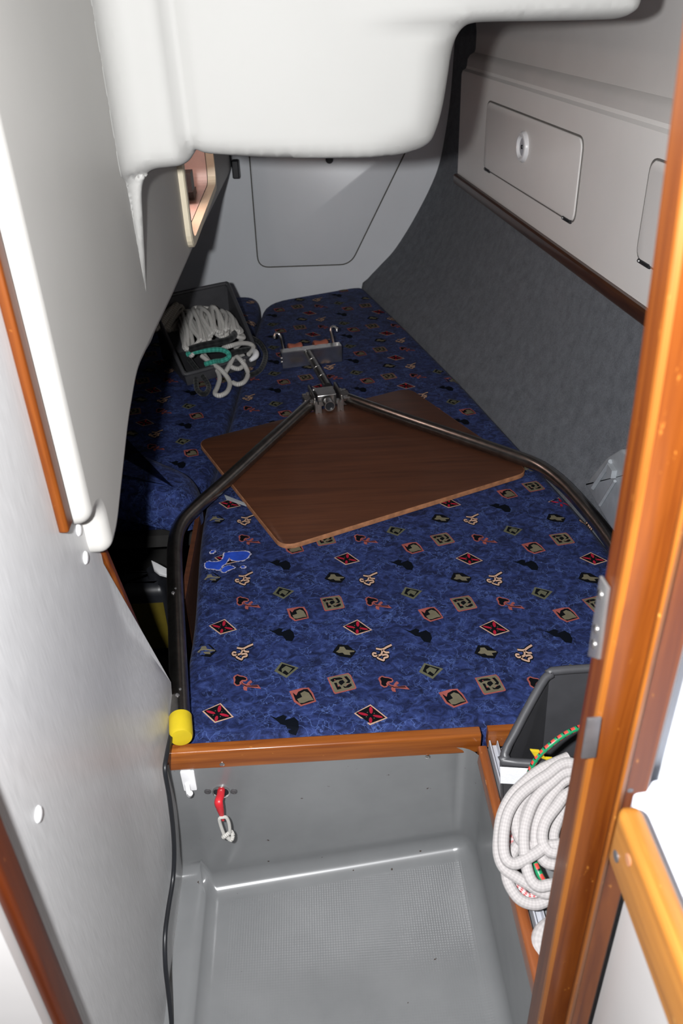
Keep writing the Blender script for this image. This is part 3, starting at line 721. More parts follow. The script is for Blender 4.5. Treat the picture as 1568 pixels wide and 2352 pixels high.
def odist(x, y, ol): return min(segdist(x, y, ol[i - 1], ol[i]) for i in range(len(ol)))
def print_on(cush, ol, top, r, seamx=None):
    mb = MB(); bx = [p[0] for p in ol]; by = [p[1] for p in ol]
    for i in range(-5, 6):
        for j in range(-3, 12):
            for nm, (layers, off) in motif.items():
                c = O0 + A_ * i + B_ * j + off
                if not (min(bx) - .02 < c.x < max(bx) + .02 and min(by) - .02 < c.y < max(by) + .02): continue
                a = random.uniform(-.06, .06); ca, sa = math.cos(a), math.sin(a)
                def tr_(x, y): return (c.x + x * ca - y * sa, c.y + x * sa + y * ca)
                vs_ = [tr_(*p) for p in layers[0][0]]
                if not all(inpoly(x, y, ol) for x, y in vs_ + [(c.x, c.y)]): continue
                if min(odist(x, y, ol) for x, y in vs_) < .004: continue
                if odist(c.x, c.y, tear) < .03 and cush is cu and inpoly(c.x, c.y, tear) and c.y > 1.64: pass
                for poly, mi, lv in layers:
                    W = []
                    for x, y in poly:
                        X, Y = tr_(x, y); d = odist(X, Y, ol) if odist(c.x, c.y, ol) < .09 else 1
                        z = top if d >= r else top - r + math.sqrt(max(0, r * r - (r - d) ** 2))
                        W.append(Vector((X, Y, z + .0007 + .0004 * lv)))
                    if len(W) == 4: tri = [(0, 1, 2), (0, 2, 3)]
                    else: tri = tessellate_polygon([[Vector((q.x, q.y, 0)) for q in W]])
                    for t_ in tri:
                        q = [W[z] for z in t_]
                        if (q[1] - q[0]).cross(q[2] - q[0]).z < 0: q = q[::-1]
                        mb.add(q, [(0, 1, 2)], mi)
    o = mb.build('printed_motifs', MATS, cush, smooth=False); tag(o, 'printed diamonds, squares, clubs and scrolls', kind='stuff'); return o
tear_z = [(195, 640), (215, 590), (280, 565), (330, 575), (480, 570), (560, 520), (600, 440), (600, 395), (700, 370), (900, 355), (1060, 355), (1140, 395), (1130, 430), (1050, 520), (870, 555), (740, 520), (705, 490), (650, 580), (620, 620), (550, 660), (540, 700), (480, 745), (380, 725), (270, 720), (215, 700)]
tear = G(*Z6, tear_z)
print_on(cu, cu_o, .40, .035); print_on(lc, lc_o, .395, .035)
# worn hole showing the bright blue lining
holes = [tear_z, [(540, 760), (580, 700), (650, 660), (720, 650), (815, 690), (800, 710), (700, 745), (620, 790), (585, 795)], [(310, 380), (330, 340), (390, 330), (400, 345), (350, 390)], [(950, 680), (990, 655), (1040, 680), (990, 705)]]
mb = MB(); rng = random.Random(3)
for hz in holes:
    g2 = G(*Z6, hz); cx = sum(p[0] for p in g2) / len(g2); cy = sum(p[1] for p in g2) / len(g2)
    dense = [(p.x, p.y) for p in spline([(a, b, 0) for a, b in g2], 5, True)]
    fr = []
    for i, (a, b) in enumerate(dense):
        e = Vector(dense[(i + 1) % len(dense)]) - Vector(dense[i - 1]); nn = Vector((e.y, -e.x)).normalized()
        if not inpoly(a + nn.x * -.001, b + nn.y * -.001, dense): nn = -nn
        k_ = rng.uniform(.0005, .0045); fr.append((a + nn.x * k_, b + nn.y * k_))
    for poly, mi, z in ((fr, 1, .4020), (dense, 0, .4026)):
        W = [Vector((a, b, z)) for a, b in poly]
        for t_ in tessellate_polygon([[Vector((q.x, q.y, 0)) for q in W]]):
            q = [W[t] for t in t_]
            if (q[1] - q[0]).cross(q[2] - q[0]).z < 0: q = q[::-1]
            mb.add(q, [(0, 1, 2)], mi)
th = mb.build('torn_patch', [P_BLUE, P_FRAY], cu, smooth=False); tag(th, 'frayed hole showing bright blue lining')

# folded bolster at the left edge
mb = MB(); bo_ = ccw(roundpoly([(-.62, 1.86), (-.37, 1.80), (-.315, 1.85), (-.335, 1.985), (-.62, 2.15)], [.03, .05, .04, .05, .03], 6))
mb.pillow(bo_, lambda u, v, h: (u, v, h - (u + .46) * .20), .40, .495, .070, 8)
o = mb.build('bolster', FAB, ang=80); tag(o, 'small folded blue cushion beside the left bend of the steel frame', 'cushion')

# ================================================================== BROWN BOARD
bz = .4155
bp = [PZ(a, b, bz) for a, b in [(648, 1258), (1218, 1083), (938, 890), (452, 1012)]]
br_o = ccw(roundpoly([(p.x, p.y) for p in bp], .045, 7))
mb = MB(); mb.pillow(br_o, lambda u, v, h: (u, v, h), .4028, bz, .002, 2, mi=0, mis=1)
o = mb.build('plywood_board', [BOARD, PLYE], ang=35); tag(o, 'brown square plywood board with rounded corners lying on the blue cushion', 'board')
mb = MB(); q = [PZ(a, b, .404) for a, b in [(515, 1137), (562, 1155), (566, 1162), (520, 1147)]]
mb.pillow(ccw([(p.x, p.y) for p in q]), lambda u, v, h: (u, v, h), .4022, .4055, .0008, 1)
o = mb.build('webbing_strap', LGREY); tag(o, 'short grey strap end peeping out beside the brown board', 'strap')

# ================================================================== STEEL FRAME
RT = .0185; zf = bz + RT + .001
fr = empty('steel_support_frame', PZ(750, 925, .4155)); tag(fr, 'V shaped stainless tube frame with roller bracket lying across the cushion', 'tube frame')
lpx = [(416, 1690), (412, 1600), (406, 1450), (401, 1310), (402, 1250), (412, 1210), (440, 1175), (520, 1104), (620, 1012), (715, 925)]
mb = MB(); LT = [PZ(a, b, zf) for a, b in lpx]; pth = spline(LT, 6); mb.tube(pth, RT, 18); mb.build('left_tube', STEEL, fr); 
rpx = [(788, 912), (900, 952), (1050, 1003), (1170, 1044), (1235, 1070), (1290, 1110), (1350, 1175), (1400, 1240), (1450, 1320)]
mb = MB(); RTp = [PZ(a, b, zf) for a, b in rpx]; mb.tube(spline(RTp, 6), RT, 18); mb.build('right_tube', STEEL, fr)
e0, e1 = LT[0], LT[1]; ax = (e0 - e1).normalized()
mb = MB(); mb.lathe(e0 - ax * .045, ax, [(RT, 0), (RT + .0028, 0), (RT + .0030, .045), (RT + .001, .050), (RT - .006, .051), (0, .0505)], 32)
cp = mb.build('end_cap', YEL, fr, ang=50); tag(cp, 'bright yellow plastic end cap')
for px, py in ((398, 1363), (408, 1598)):
    q = PZ(px, py, zf + RT * .9); q2 = Vector((q.x, q.y, q.z))
    mb = MB(); mb.lathe(q2, (-.25, -.2, 1), [(.0042, -.004), (.0042, .002), (.003, .0045), (0, .005)], 12)
    mb.lathe(q2 + Vector((.003, .016, 0)), (-.25, -.2, 1), [(.003, -.004), (.003, .002), (0, .003)], 10); mb.build('rivet', CHROME, fr)
H = PZ(752, 925, zf)
dirY = (PZ(705, 815, zf) - PZ(752, 905, zf)).normalized(); dX = Vector((dirY.y, -dirY.x, 0)).normalized(); UP = Vector((0, 0, 1))
mb = MB(); mb.obox(H + dirY * .035 + UP * .006, dX * .032, dirY * .030, UP * .020); mb.obox(H + dirY * .068 + UP * .012, dX * .036, dirY * .006, UP * .012)
b_ = mb.build('hub_block', BRIGHT, fr); bv = b_.modifiers.new('b', 'BEVEL'); bv.width = .003; bv.segments = 2
for sgn in (-1, 1):
    mb = MB(); mb.obox(H + dX * (.044 * sgn) + dirY * .035 + UP * .004, dX * .004, dirY * .055, UP * .026); mb.obox(H + dX * (.060 * sgn) + dirY * .02, dX * .016, dirY * .02, UP * .018)
    b_ = mb.build('side_bracket', STEEL, fr); bv = b_.modifiers.new('b', 'BEVEL'); bv.width = .003; bv.segments = 2
    for dy in (-.008, .055):
        mb = MB(); c = H + dX * (.050 * sgn) + dirY * dy + UP * .012
        mb.lathe(c, dX * sgn, [(.009, 0), (.009, .008), (.005, .010), (.005, .022), (.003, .024), (0, .024)], 6); mb.build('bolt', BRIGHT, fr)
    mb = MB(); c = H + dX * (.036 * sgn) - dirY * .024 + UP * .0
    mb.obox(c + dX * .006, dX * .004, dirY * .006, UP * .020); mb.obox(c - dX * .006, dX * .004, dirY * .006, UP * .020); mb.obox(c - UP * .004, dX * .008, dirY * .004, UP * .014)
    mb.build('clevis_pin', BRIGHT, fr)
mb = MB(); c = H - dirY * .006 + UP * .004; ringp = [(.017, 0), (.017, .03), (.0145, .03), (.0145, .004), (0, .004)]
mb.lathe(c, -dirY, ringp, 24); mb.build('socket_tube', BRIGHT, fr, ang=50)
mb = MB(); mb.lathe(c, -dirY, [(.0143, .024), (0, .0242)], 20); mb.build('bore_shade_disc', BLACK, fr)  # black disc stands in for the shade inside the open tube
S0, S1 = PZ(752, 888, zf + .012), PZ(708, 812, zf + .020)
mb = MB(); mb.tube([S0, S1], .014, 16)
st = mb.build('stem_tube', STEEL, fr)
for q in (.25, .5, .75): 
    mb = MB(); mb.tube([S0.lerp(S1, q - .012), S0.lerp(S1, q + .012)], .0146, 16); mb.build('stem_mark', BRIGHT, fr)
pL, pR = PZ(651, 846, .408), PZ(785, 829, .408); ux = (pR - pL).normalized(); uy = Vector((-ux.y, ux.x, 0)); wp = (pR - pL).length
hpz = .058
mb = MB(); c = (pL + pR) / 2
mb.obox(c + UP * hpz / 2, ux * wp / 2, uy * .0025, UP * hpz / 2); mb.obox(c + UP * hpz + uy * .016, ux * wp / 2, uy * .018, UP * .0025)
mb.obox(pL + UP * hpz / 2 + uy * .016, ux * .0025, uy * .018, UP * hpz / 2)
pb = mb.build('roller_bracket', BRIGHT, fr)
for q in (.020, .034):
    mb = MB(); mb.lathe(pL + UP * q + uy * .014 - ux * .002, -ux, [(.005, 0), (.005, .004), (0, .006)], 10); mb.build('rivet', CHROME, fr)
for t_, off in ((.26, 0), (.70, .003)):
    mb = MB(); a_ = c + ux * (wp * (t_ - .5)) + uy * .055 + UP * .042
    mb.lathe(a_ - ux * .026, ux, [(.0, 0), (.024, 0), (.027, .004), (.022, .026), (.027, .048), (.024, .052), (0, .052)], 24); rr_ = mb.build('roller', RUBR, fr); tag(rr_, 'red-brown rubber roller')
    mb = MB(); mb.tube([a_ - ux * .030, a_ + ux * .030], .005, 8); mb.build('axle', STEEL, fr)
for base, sg in ((pL + ux * .012, -1), (pR - ux * .018, 1)):
    b0 = base + UP * hpz + uy * .030
    pp = [b0 - UP * .02, b0 + uy * .03 + UP * .005, b0 + uy * .055 + UP * .022, b0 + uy * .066 + UP * .036 + ux * sg * .004, b0 + uy * .066 + UP * .040 + ux * sg * .016, b0 + uy * .06 + UP * .030 + ux * sg * .024]
    mb = MB(); mb.tube(spline(pp, 5), .0045, 8); mb.build('hook', BRIGHT, fr)
    mb = MB(); mb.lathe(pp[-1], -UP, [(.007, -.004), (.007, .004), (0, .006)], 10); mb.build('hook_knob', BRIGHT, fr)

# ================================================================== STACKING BINS
def bin_(name, FL, FR, BR_, BL, z0, zb, zf_, label, tape=None, inset=.03):
    c = (Vector(FL) + Vector(FR) + Vector(BR_) + Vector(BL)) / 4
    root = empty(name, (c.x, c.y, z0)); tag(root, label, 'bin')
    bot = [Vector((*p, z0)) for p in (FL, FR, BR_, BL)]; top = [Vector((*FL, zf_)), Vector((*FR, zf_)), Vector((*BR_, zb)), Vector((*BL, zb))]
    cc = Vector((c.x, c.y, z0)); bot = [cc + (p - cc) * (1 - inset * 2) for p in bot]
    t = .004
    def wall(nm, a, b, a2, b2):
        nn = (b - a).cross(UP).normalized(); nn = nn if nn.dot(cc - a) > 0 else -nn
        mb = MB(); mb.hexa([a, b, b + nn * t, a + nn * t, a2, b2, b2 + nn * t, a2 + nn * t]); o = mb.build(nm, GREYP, root); return o
    wall('front_lip', bot[0], bot[1], top[0], top[1]); wall('side_wall', bot[1], bot[2], top[1], top[2])
    wall('back_wall', bot[2], bot[3], top[2], top[3]); wall('side_wall', bot[3], bot[0], top[3], top[0])
    mb = MB(); mb.hexa([p for p in bot] + [p + UP * t for p in bot]); mb.build('bottom', GREYP, root)
    def rc(p, a, b, q=.028): return [p + (a - p).normalized() * q, p + ((a - p).normalized() + (b - p).normalized()) * q * .28, p + (b - p).normalized() * q]
    pth = []
    for i in range(4): pth += rc(top[i], top[i - 1], top[(i + 1) % 4])
    mb = MB(); mb.tube(spline(pth, 4, True), .0075, 10, closed=True); mb.build('rim', GREYP, root, ang=60)
    if tape:
        mb = MB(); a, b = top[0], top[1]; ba, bb = bot[0], bot[1]; nn = (b - a).cross(UP).normalized(); nn = -nn if nn.dot(cc - a) > 0 else nn
        h = zf_ - z0; f0, f1 = tape
        q = [ba.lerp(a, f0) + nn * .0095, bb.lerp(b, f0) + nn * .0095, bb.lerp(b, f1) + nn * .0095, ba.lerp(a, f1) + nn * .0095]
        mb.hexa([q[0], q[1], q[2], q[3], q[0] + nn * .0012, q[1] + nn * .0012, q[2] + nn * .0012, q[3] + nn * .0012])
        o = mb.build('tape_strip', TAPE, root); tag(o, 'white woven reflective tape')
    return root
bin_('stacking_bin', (.266, .900), (.60, .85), (.68, 1.012), (.366, 1.012), .3725, .588, .502, 'dark grey plastic bin full of rope behind the right door post', (.68, .99))
bin_('stacking_bin', (-.452, 2.69), (-.205, 2.85), (-.315, 3.14), (-.585, 2.98), .4015, .624, .447, 'dark grey plastic bin overflowing with rope on the left cushion')

# ================================================================== ROPES IN THE FOREGROUND BIN
pn = Vector((0, -.62, 1)).normalized(); p0 = Vector((.3, .70, .425))
def RP(zx, zy, off=0):
    return PP(1060 + zx / 4.9, 1740 + zy / 4.9, p0 + pn * off, pn)
loops = [
    ([(1200, -5), (900, 130), (700, 285), (545, 455), (450, 660), (415, 900), (415, 1090), (475, 1240), (610, 1340), (760, 1430), (880, 1505), (1010, 1530)], .004),
    ([(1215, 60), (950, 205), (790, 310), (640, 440), (530, 610), (480, 800), (468, 1000), (500, 1140), (585, 1195), (700, 1155), (840, 1075), (1000, 990)], .020),
    ([(1215, 120), (1040, 190), (850, 330), (680, 490), (610, 690), (625, 850), (690, 960), (800, 1000), (1000, 1060)], .006),
    ([(1215, 160), (1000, 290), (830, 460), (740, 660), (700, 850), (705, 1050), (735, 1250), (790, 1390), (880, 1450), (1020, 1430)], .016),
    ([(1215, 240), (1050, 370), (920, 560), (845, 750), (830, 950), (880, 1090), (1020, 1200)], .010),
    ([(1210, 400), (1060, 560), (945, 720), (905, 880), (940, 1000), (1060, 1070)], .022),
    ([(1215, 520), (1120, 640), (1060, 760), (1030, 880), (1060, 960), (1160, 1010)], .006),
    ([(1215, 470), (700, 900), (520, 1200), (505, 1330), (555, 1470), (660, 1600), (820, 1650), (960, 1605), (1100, 1500)], -.006)]
path = []
for i, (lp_, off) in enumerate(loops):
    off = off + .006
    seg_ = [RP(a, b, off) for a, b in lp_]
    path += seg_
    if i < len(loops) - 1:
        ea, eb = lp_[-1], loops[i + 1][0][0]; o2 = loops[i + 1][1] + .006
        path += [RP(1500, max(ea[1] - 40, 900), off), RP(1720, 780 - i * 30, (off + o2) / 2), RP(1600, 300, o2)]
mb = MB(); mb.tube(spline(path, 7), .0086, 12)
o = mb.build('rope_coil', R_WHITE, ang=80); tag(o, 'thick soft white rope coil hanging over the front of the right bin', 'rope')
mb = MB(); q = [PZ(1270, 2120, .392), PZ(1244, 2140, .390), PZ(1236, 2170, .386), PZ(1250, 2188, .384), PZ(1290, 2175, .384)]
mb.tube(spline(q, 6), .012, 12); o = mb.build('rope_end', R_WHITE, ang=80); tag(o, 'loose end of white rope on the ledge below the coil', 'rope')
def simple_rope(name, pts, r, mat, label, n=10, k=6):
    mb = MB(); mb.tube(spline(pts, k), r, n); o = mb.build(name, mat, ang=80); tag(o, label, 'rope'); return o
simple_rope('fleck_rope', [RP(640, 700, -.02), RP(570, 850, -.014), RP(555, 960, -.012), RP(575, 1100, -.016), RP(540, 1300, -.018), RP(580, 1420, -.014), RP(680, 1500, -.012), RP(760, 1560, -.014), RP(900, 1530, -.02)], .0048, R_RED, 'thin red and white flecked rope behind the white coil')
simple_rope('fleck_rope', [RP(1080, 200, -.014), RP(960, 400, -.010), RP(880, 560, -.010), RP(840, 700, -.014), RP(780, 900, -.018)], .0050, R_BLUE, 'blue and white flecked rope seen between the upper loops of the coil')
simple_rope('fleck_rope', [RP(820, 380, -.014), RP(740, 520, -.010), RP(690, 640, -.012), RP(660, 800, -.016)], .0045, R_BLUE, 'blue and white flecked rope in the narrow gap nearest the capping')
simple_rope('bungee_cord', [PY(1400, 1655, .90), PY(1345, 1666, .895), PY(1300, 1685, .885), PY(1262, 1712, .875), PY(1232, 1742, .872), PY(1214, 1780, .868), PY(1205, 1830, .86), PZ(1206, 1880, .47)], .0045, BUNGEE, 'green elastic cord with red dashes running over the white tape', 12)
simple_rope('bungee_cord', [RP(760, 1000, -.012), RP(800, 1130, -.004), RP(850, 1260, .002), RP(905, 1370, .002), RP(980, 1470, -.006)], .0055, BUNGEE, 'green elastic cord with red dashes inside the lower loops of the coil', 12)
yq = [PY(a, b, .874) for a, b in [(1217, 1722), (1238, 1724), (1252, 1740), (1268, 1741), (1255, 1745), (1238, 1738), (1226, 1736)]]
mb = MB(); mb.pillow(ccw([(p.x, p.z) for p in yq]), lambda u, v, h: (u, -h, v), -.876, -.872, .0008, 1)
o = mb.build('cord_tag', YEL); tag(o, 'small yellow plastic tag on the green elastic cord', 'tag')

# ================================================================== ROPES IN THE FAR BIN
def zq(a, b, z): return PZ(380 + a / 6.03, 630 + b / 6.03, z)
rng = random.Random(11); pth = []
# flaked white braid heaped in the bin: strands laid to and fro over a mound
def mound(u, v):   # u across, v front to back
    a = Vector((-.43, 2.74, 0)).lerp(Vector((-.235, 2.86, 0)), u); b = Vector((-.53, 3.02, 0)).lerp(Vector((-.335, 3.09, 0)), u)
    q = a.lerp(b, v); q.z = .485 + .105 * (1 - (2 * u - 1) ** 2 * .55) * (.55 + .45 * math.sin(math.pi * min(1, v * .85 + .1)))
    return q
for lay in range(3):
    for i in range(13):
        u = (i + .5) / 13 + rng.uniform(-.03, .03); vs_ = [0.02, .3, .6, .95] if i % 2 == 0 else [.95, .6, .3, .02]
        for v in vs_:
            q = mound(max(0, min(1, u + (v - .5) * .18 + rng.uniform(-.05, .05))), max(0, min(1, v + rng.uniform(-.06, .06)))); q.z += -.02 + lay * .012 + rng.uniform(-.004, .008); pth.append(q)
mb = MB(); mb.tube(spline(pth, 6), .0075, 8)
l1 = [zq(500, 1130, .47), zq(620, 1220, .455), zq(750, 1310, .445), zq(850, 1420, .425), zq(890, 1520, .412), zq(850, 1630, .408), zq(750, 1680, .408), zq(685, 1650, .409), zq(720, 1560, .412), zq(750, 1440, .418), zq(710, 1320, .43), zq(600, 1200, .45), zq(540, 1120, .46)]
mb.tube(spline(l1, 6), .0085, 8)
l2 = [zq(980, 1130, .46), zq(1050, 1200, .45), zq(1110, 1290, .43), zq(1140, 1390, .415), zq(1090, 1490, .409), zq(1000, 1525, .408), zq(930, 1500, .409)]
mb.tube(spline(l2, 6), .0085, 8)
mb.tube(spline([zq(800, 1020, .50), zq(900, 990, .51), zq(1050, 955, .50), zq(1180, 970, .48), zq(1215, 1030, .47), zq(1150, 1110, .465)], 6), .0085, 8)
mb.tube(spline([zq(900, 700, .54), zq(980, 720, .53), zq(1035, 820, .51), zq(1040, 940, .49), zq(960, 1020, .48)], 6), .0085, 8)
mb.tube(spline([zq(1080, 1130, .445), zq(930, 1180, .45), zq(900, 1270, .44), zq(1000, 1310, .43), zq(1070, 1270, .43), zq(1080, 1190, .44)], 6), .0085, 8)
mb.tube(spline([zq(930, 1170, .455), zq(870, 1290, .44), zq(820, 1370, .43)], 6), .0085, 8)
o = mb.build('rope_pile', R_BRAID, ang=80); tag(o, 'heap of white braided rope spilling out of the left bin', 'rope')
simple_rope('rope_tail', [zq(340, 1040, .52), zq(500, 990, .535), zq(700, 950, .545), zq(860, 910, .54), zq(950, 840, .535), zq(930, 740, .54)], .0125, R_BLACK, 'thick black rope lying across the white rope heap', 8)
simple_rope('rope_tail', [zq(880, 1120, .475), zq(960, 1080, .48), zq(1060, 1060, .475), zq(1170, 1040, .465)], .011, R_BLACK, 'short black rope end right of the green rope', 8)
simple_rope('rope_tail', [zq(300, 1110, .50), zq(420, 1075, .51), zq(600, 1050, .515), zq(760, 1045, .51), zq(860, 1085, .50), zq(875, 1150, .485), zq(790, 1195, .475), zq(690, 1205, .465), zq(545, 1245, .455)], .0095, R_GREEN, 'doubled green rope below the white rope heap', 8)
simple_rope('rope_tail', [zq(1190, 880, .47), zq(1310, 960, .44), zq(1385, 1110, .415), zq(1340, 1280, .412), zq(1230, 1380, .412), zq(1090, 1400, .412)], .0095, R_BLACK, 'black rope hanging down the right side of the left bin', 8)
simple_rope('rope_tail', [zq(330, 1180, .46), zq(420, 1300, .44), zq(520, 1420, .42), zq(600, 1560, .408), zq(540, 1660, .408), zq(440, 1600, .408), zq(420, 1450, .42)], .009, R_BLACK, 'black rope in the shadow below the green rope', 8)
q1 = [zq(1210, 1045, .47), zq(1250, 1085, .468), zq(1240, 1140, .462), zq(1170, 1195, .455)]
mb = MB(); mb.tube(spline(q1, 5), [.006 + .006 * math.sin(math.pi * i / 15) for i in range(16)], 10)
o = mb.build('rope_end', WPLAST); tag(o, 'white whipped rope end at the right of the left bin', 'rope')
pth = []
for i in range(12):
    u = i / 11; vs_ = (.1, .5, .95) if i % 2 == 0 else (.95, .5, .1)
    for v in vs_: pth.append(Vector((-.56 + .10 * u - .05 * (1 - v), 2.80 + .10 * u + .16 * v, .50 + .09 * math.sin(math.pi * (.15 + .7 * u)) * (.6 + .4 * v) + rng.uniform(-.006, .006))))
mb = MB(); mb.tube(spline(pth, 6), .0085, 8); o = mb.build('rope_pile', R_BROWN, ang=80); tag(o, 'dim beige rope in the shaded left half of the left bin', 'rope')

# ================================================================== SMALL FITTINGS
# black cable hanging down the panel edge
cpx = [(402, 1640), (392, 1690), (383, 1735), (379, 1770), (388, 1825), (397, 1900), (400, 1960), (397, 2020), (386, 2090), (379, 2150), (380, 2220), (388, 2290), (394, 2352), (396, 2420)]
pts_c = [PX(a, b, -.296 - .020 * sm(1800, 2100, b)) for a, b in cpx[1:]]; pts_c = [PZ(402, 1640, .43)] + pts_c
mb = MB(); mb.tube(spline(pts_c, 6), .0042, 10); o = mb.build('black_cable', BLACK, ang=80); tag(o, 'black cable hanging down the edge of the grey panel', 'cable')
# white adhesive hook
yr = lambda z, x=0: 1.036 + (1.05 + (x + .251) * .118 - 1.036) * max(0, (.385 - z) / .385)
q = [PY(a, b, 1.035) for a, b in [(413, 1772), (445, 1770), (453, 1814), (423, 1816)]]
hk = empty('adhesive_hook', sum(q, Vector()) / 4); tag(hk, 'white adhesive hook on the riser under the fiddle board', 'hook')
mb = MB(); mb.pillow(ccw(roundpoly([(p.x, p.z) for p in q], .003, 3)), lambda u, v, h: (u, -h, v), -1.043, -1.0335, .001, 2); mb.build('back_plate', WPLAST, hk)
mb = MB(); mb.tube(spline([PY(430, 1802, 1.032), PY(432, 1815, 1.026), PY(435, 1826, 1.020), PY(437, 1822, 1.012)], 5), .0048, 10); mb.build('hook_arm', WPLAST, hk, ang=80)
# red pull lever through a round hole
rc_ = PY(508, 1816, 1.040); rv = empty('pull_lever', rc_); tag(rv, 'red pull handle with white cord loop in a round hole of the riser', 'lever')
mb = MB(); mb.lathe(rc_, (0, -1, 0), [(.0165, -.004), (.0165, .0045), (.0145, .0050), (.0135, .0035), (.0135, .001)], 28); mb.build('hole_ring', BRIGHT, rv)
mb = MB(); mb.lathe(rc_, (0, -1, 0), [(.0142, .0015), (0, .0017)], 24); mb.build('hole_disc', BLACK, rv)
for px in (477, 537):
    p = PY(px, 1816, 1.040); mb = MB(); mb.lathe(p, (0, -1, 0), [(.0065, -.004), (.0065, .0030), (.004, .0042), (0, .003)], 16); mb.build('screw', DULLM, rv)
lv = [PY(508, 1815, 1.036), PY(506, 1828, 1.020), PY(502, 1842, 1.006), PY(506, 1860, 1.004), PY(512, 1884, 1.004)]
mb = MB(); mb.tube(spline(lv, 5), [.0075, .0075, .0075, .0075, .0075, .0078, .0078, .0078, .0078, .0078, .0082, .0082, .008, .008, .007, .007, .006, .005, .004, .0034, .003], 10, flat=.75); mb.build('handle', RED, rv, ang=60)
lp3 = [PY(514, 1916, .998), PY(506, 1893, 1.000), PY(504, 1880, 1.000), PY(512, 1877, 1.001), PY(520, 1878, 1.002), PY(526, 1892, 1.001), PY(528, 1912, .999)]
mb = MB(); mb.tube(spline(lp3, 6), .0033, 10); mb.build('cord_loop', R_BRAID, rv, ang=80)
kc = PY(524, 1920, .998); mb = MB()
mb.tube(spline([kc + Vector((.009 * math.cos(t), .005 * math.sin(2 * t), .007 * math.sin(t))) for t in [i * .9 for i in range(8)]], 5), .0042, 8); mb.build('knot', R_BRAID, rv, ang=80)

# opening in the left liner with cream frame; an unseen lamp is added to brighten it
op = empty('framed_opening', (XS, 2.48, 1.03)); tag(op, 'cream framed opening with a pink lit recess in the left liner', 'opening')
mb = MB(); k = len(fo_); X0, X1 = XS - .002, XS + .015
rings = [[(X0, a, b) for a, b in fo_], [(X1 - .003, a, b) for a, b in fo_], [(X1, 2.48 + (a - 2.48) * .985, 1.161 + (b - 1.161) * .97) for a, b in fo_], [(X1, a, b) for a, b in fi_], [(X0 - .008, a, b) for a, b in fi_]]
for i in range(4):
    for j in range(k): mb.add([rings[i][j], rings[i][(j + 1) % k], rings[i + 1][(j + 1) % k], rings[i + 1][j]], [(0, 1, 2, 3)])
mb.build('frame', CREAM, op, ang=50)
mb = MB(); D0 = -.385
mb.add([(D0, a, b) for a, b in fi_], [list(range(k))])
for j in range(k):
    a, b = fi_[j], fi_[(j + 1) % k]; mb.add([(XS - .012, *a), (XS - .012, *b), (D0, *b), (D0, *a)], [(0, 1, 2, 3)])
pk = mb.build('recess', PINK, op)
mb = MB(); mb.box(-.385, -.322, 2.50, 2.56, 1.085, 1.135); mb.box(-.385, -.330, 2.58, 2.66, 1.05, 1.068); mb.build('black_plug', BLACK, op)
mb = MB(); mb.lathe((-.350, 2.36, 1.277), (0, 0, -1), [(.012, 0), (.012, .005), (.008, .008), (0, .009)], 14); mb.build('added_lamp_body', WPLAST, op)  # made-up body to go with the added light
ll = bpy.data.lights.new('recess_fill_light', 'POINT'); ll.energy = 1.3; ll.color = (1, .86, .80); ll.shadow_soft_size = .01  # added source, out of sight, that brightens the pink recess
lo_ = bpy.data.objects.new('recess_fill_light', ll); COL.objects.link(lo_); lo_.parent = op; lo_.location = Vector((-.350, 2.36, 1.245)) - Vector(op.location)
# black bracket at the far end of the liner
p = PY(541, 388, 3.62); mb = MB(); mb.obox(p, (.014, 0, 0), (0, .02, 0), (0, 0, .035)); mb.obox(p + Vector((-.02, .0, .05)), (.006, 0, 0), (0, .01, 0), (0, 0, .04))
o = mb.build('cable_bracket', BLACK); tag(o, 'small black bracket at the far end of the left liner', 'bracket')
o.modifiers.new('b', 'BEVEL').width = .004
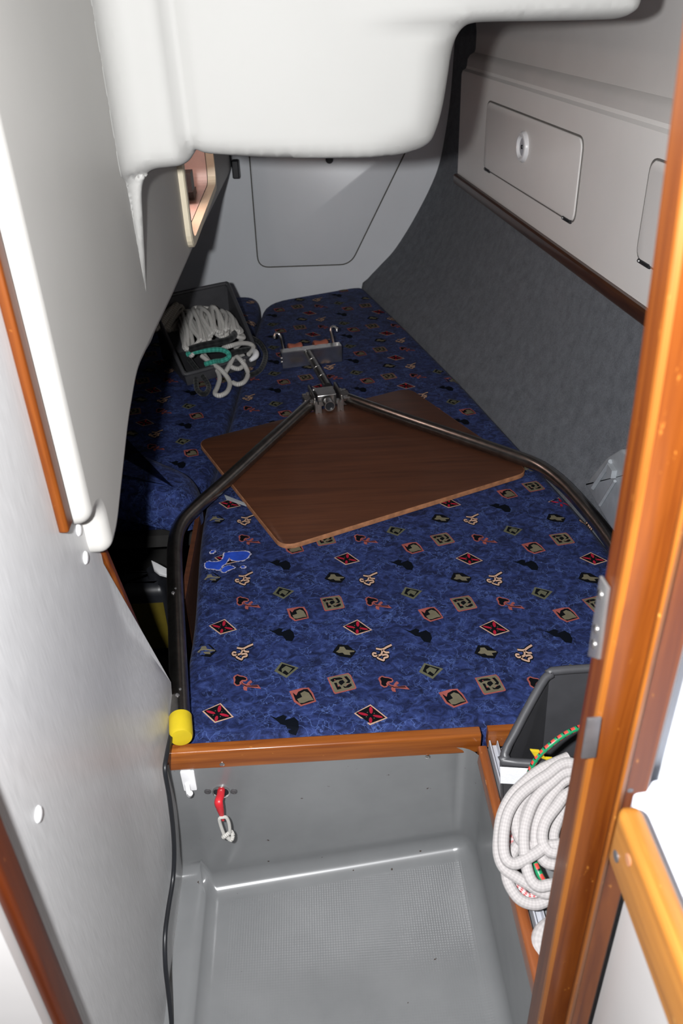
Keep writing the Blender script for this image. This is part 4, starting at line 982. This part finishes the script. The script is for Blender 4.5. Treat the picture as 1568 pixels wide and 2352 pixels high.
# pale grey case leaning on the hull, partly hidden by the door post
cs = empty('plastic_case', PZ(1400, 1180, .42)); tag(cs, 'pale grey plastic case beside the carpeted hull behind the door post', 'case')
XC = .672
cp_ = [PX(a, b, XC) for a, b in [(1342, 1112), (1392, 1050), (1425, 1030), (1480, 1080), (1440, 1260), (1400, 1210)]]
co = ccw(roundpoly([(p.y, p.z) for p in cp_], .012, 4))
mb = MB(); mb.pillow(co, lambda u, v, h: (-h, u, v), -XC - .05, -XC, .006, 3); mb.build('shell', LGREY, cs)
def rib(a, b, r, mt_): mb = MB(); mb.tube([PX(*a, XC - .003), PX(*b, XC - .003)], r, 8); mb.build('rib', mt_, cs)
rib((1362, 1120), (1402, 1060), .006, LGREY); rib((1378, 1160), (1412, 1105), .004, LGREY)
mb = MB(); p = PX(1404, 1082, XC - .006); mb.obox(p, (.006, 0, 0), (0, .016, 0), (0, .0, .010)); mb.build('catch', LGREY, cs)
# things in the dark open locker behind the panel
bt = empty('oil_bottle', (-.50, 1.80, 0)); tag(bt, 'dark bottle with a yellow label in the open locker behind the panel', 'bottle')
mb = MB(); mb.pillow(ccw(roundpoly([(-.57, 1.76), (-.43, 1.76), (-.43, 1.86), (-.57, 1.86)], .02, 4)), lambda u, v, h: (u, v, h), .001, .24, .03, 4); mb.lathe((-.46, 1.81, .235), (0, 0, 1), [(.02, 0), (.02, .03), (0, .03)], 16); mb.build('body', BLACK, bt)
mb = MB(); mb.box(-.56, -.44, 1.7575, 1.7595, .03, .19); mb.build('yellow_label', plain('shaded_yellow_label', (.10, .075, .004), .6), bt)  # yellow darkened to carry the shade of the locker
mb = MB(); pr = [PZ(a, b, .30) for a, b in [(345, 1277), (362, 1287), (384, 1303), (384, 1320), (365, 1312), (352, 1300)]]
mb.pillow(ccw([(p.x, p.y) for p in pr]), lambda u, v, h: (u, v, h + (u + .4) * .2), .292, .300, .002, 1)
o = mb.build('crumpled_paper', WPLAST); tag(o, 'scrap of white paper in the open locker beside the steel tube', 'paper')
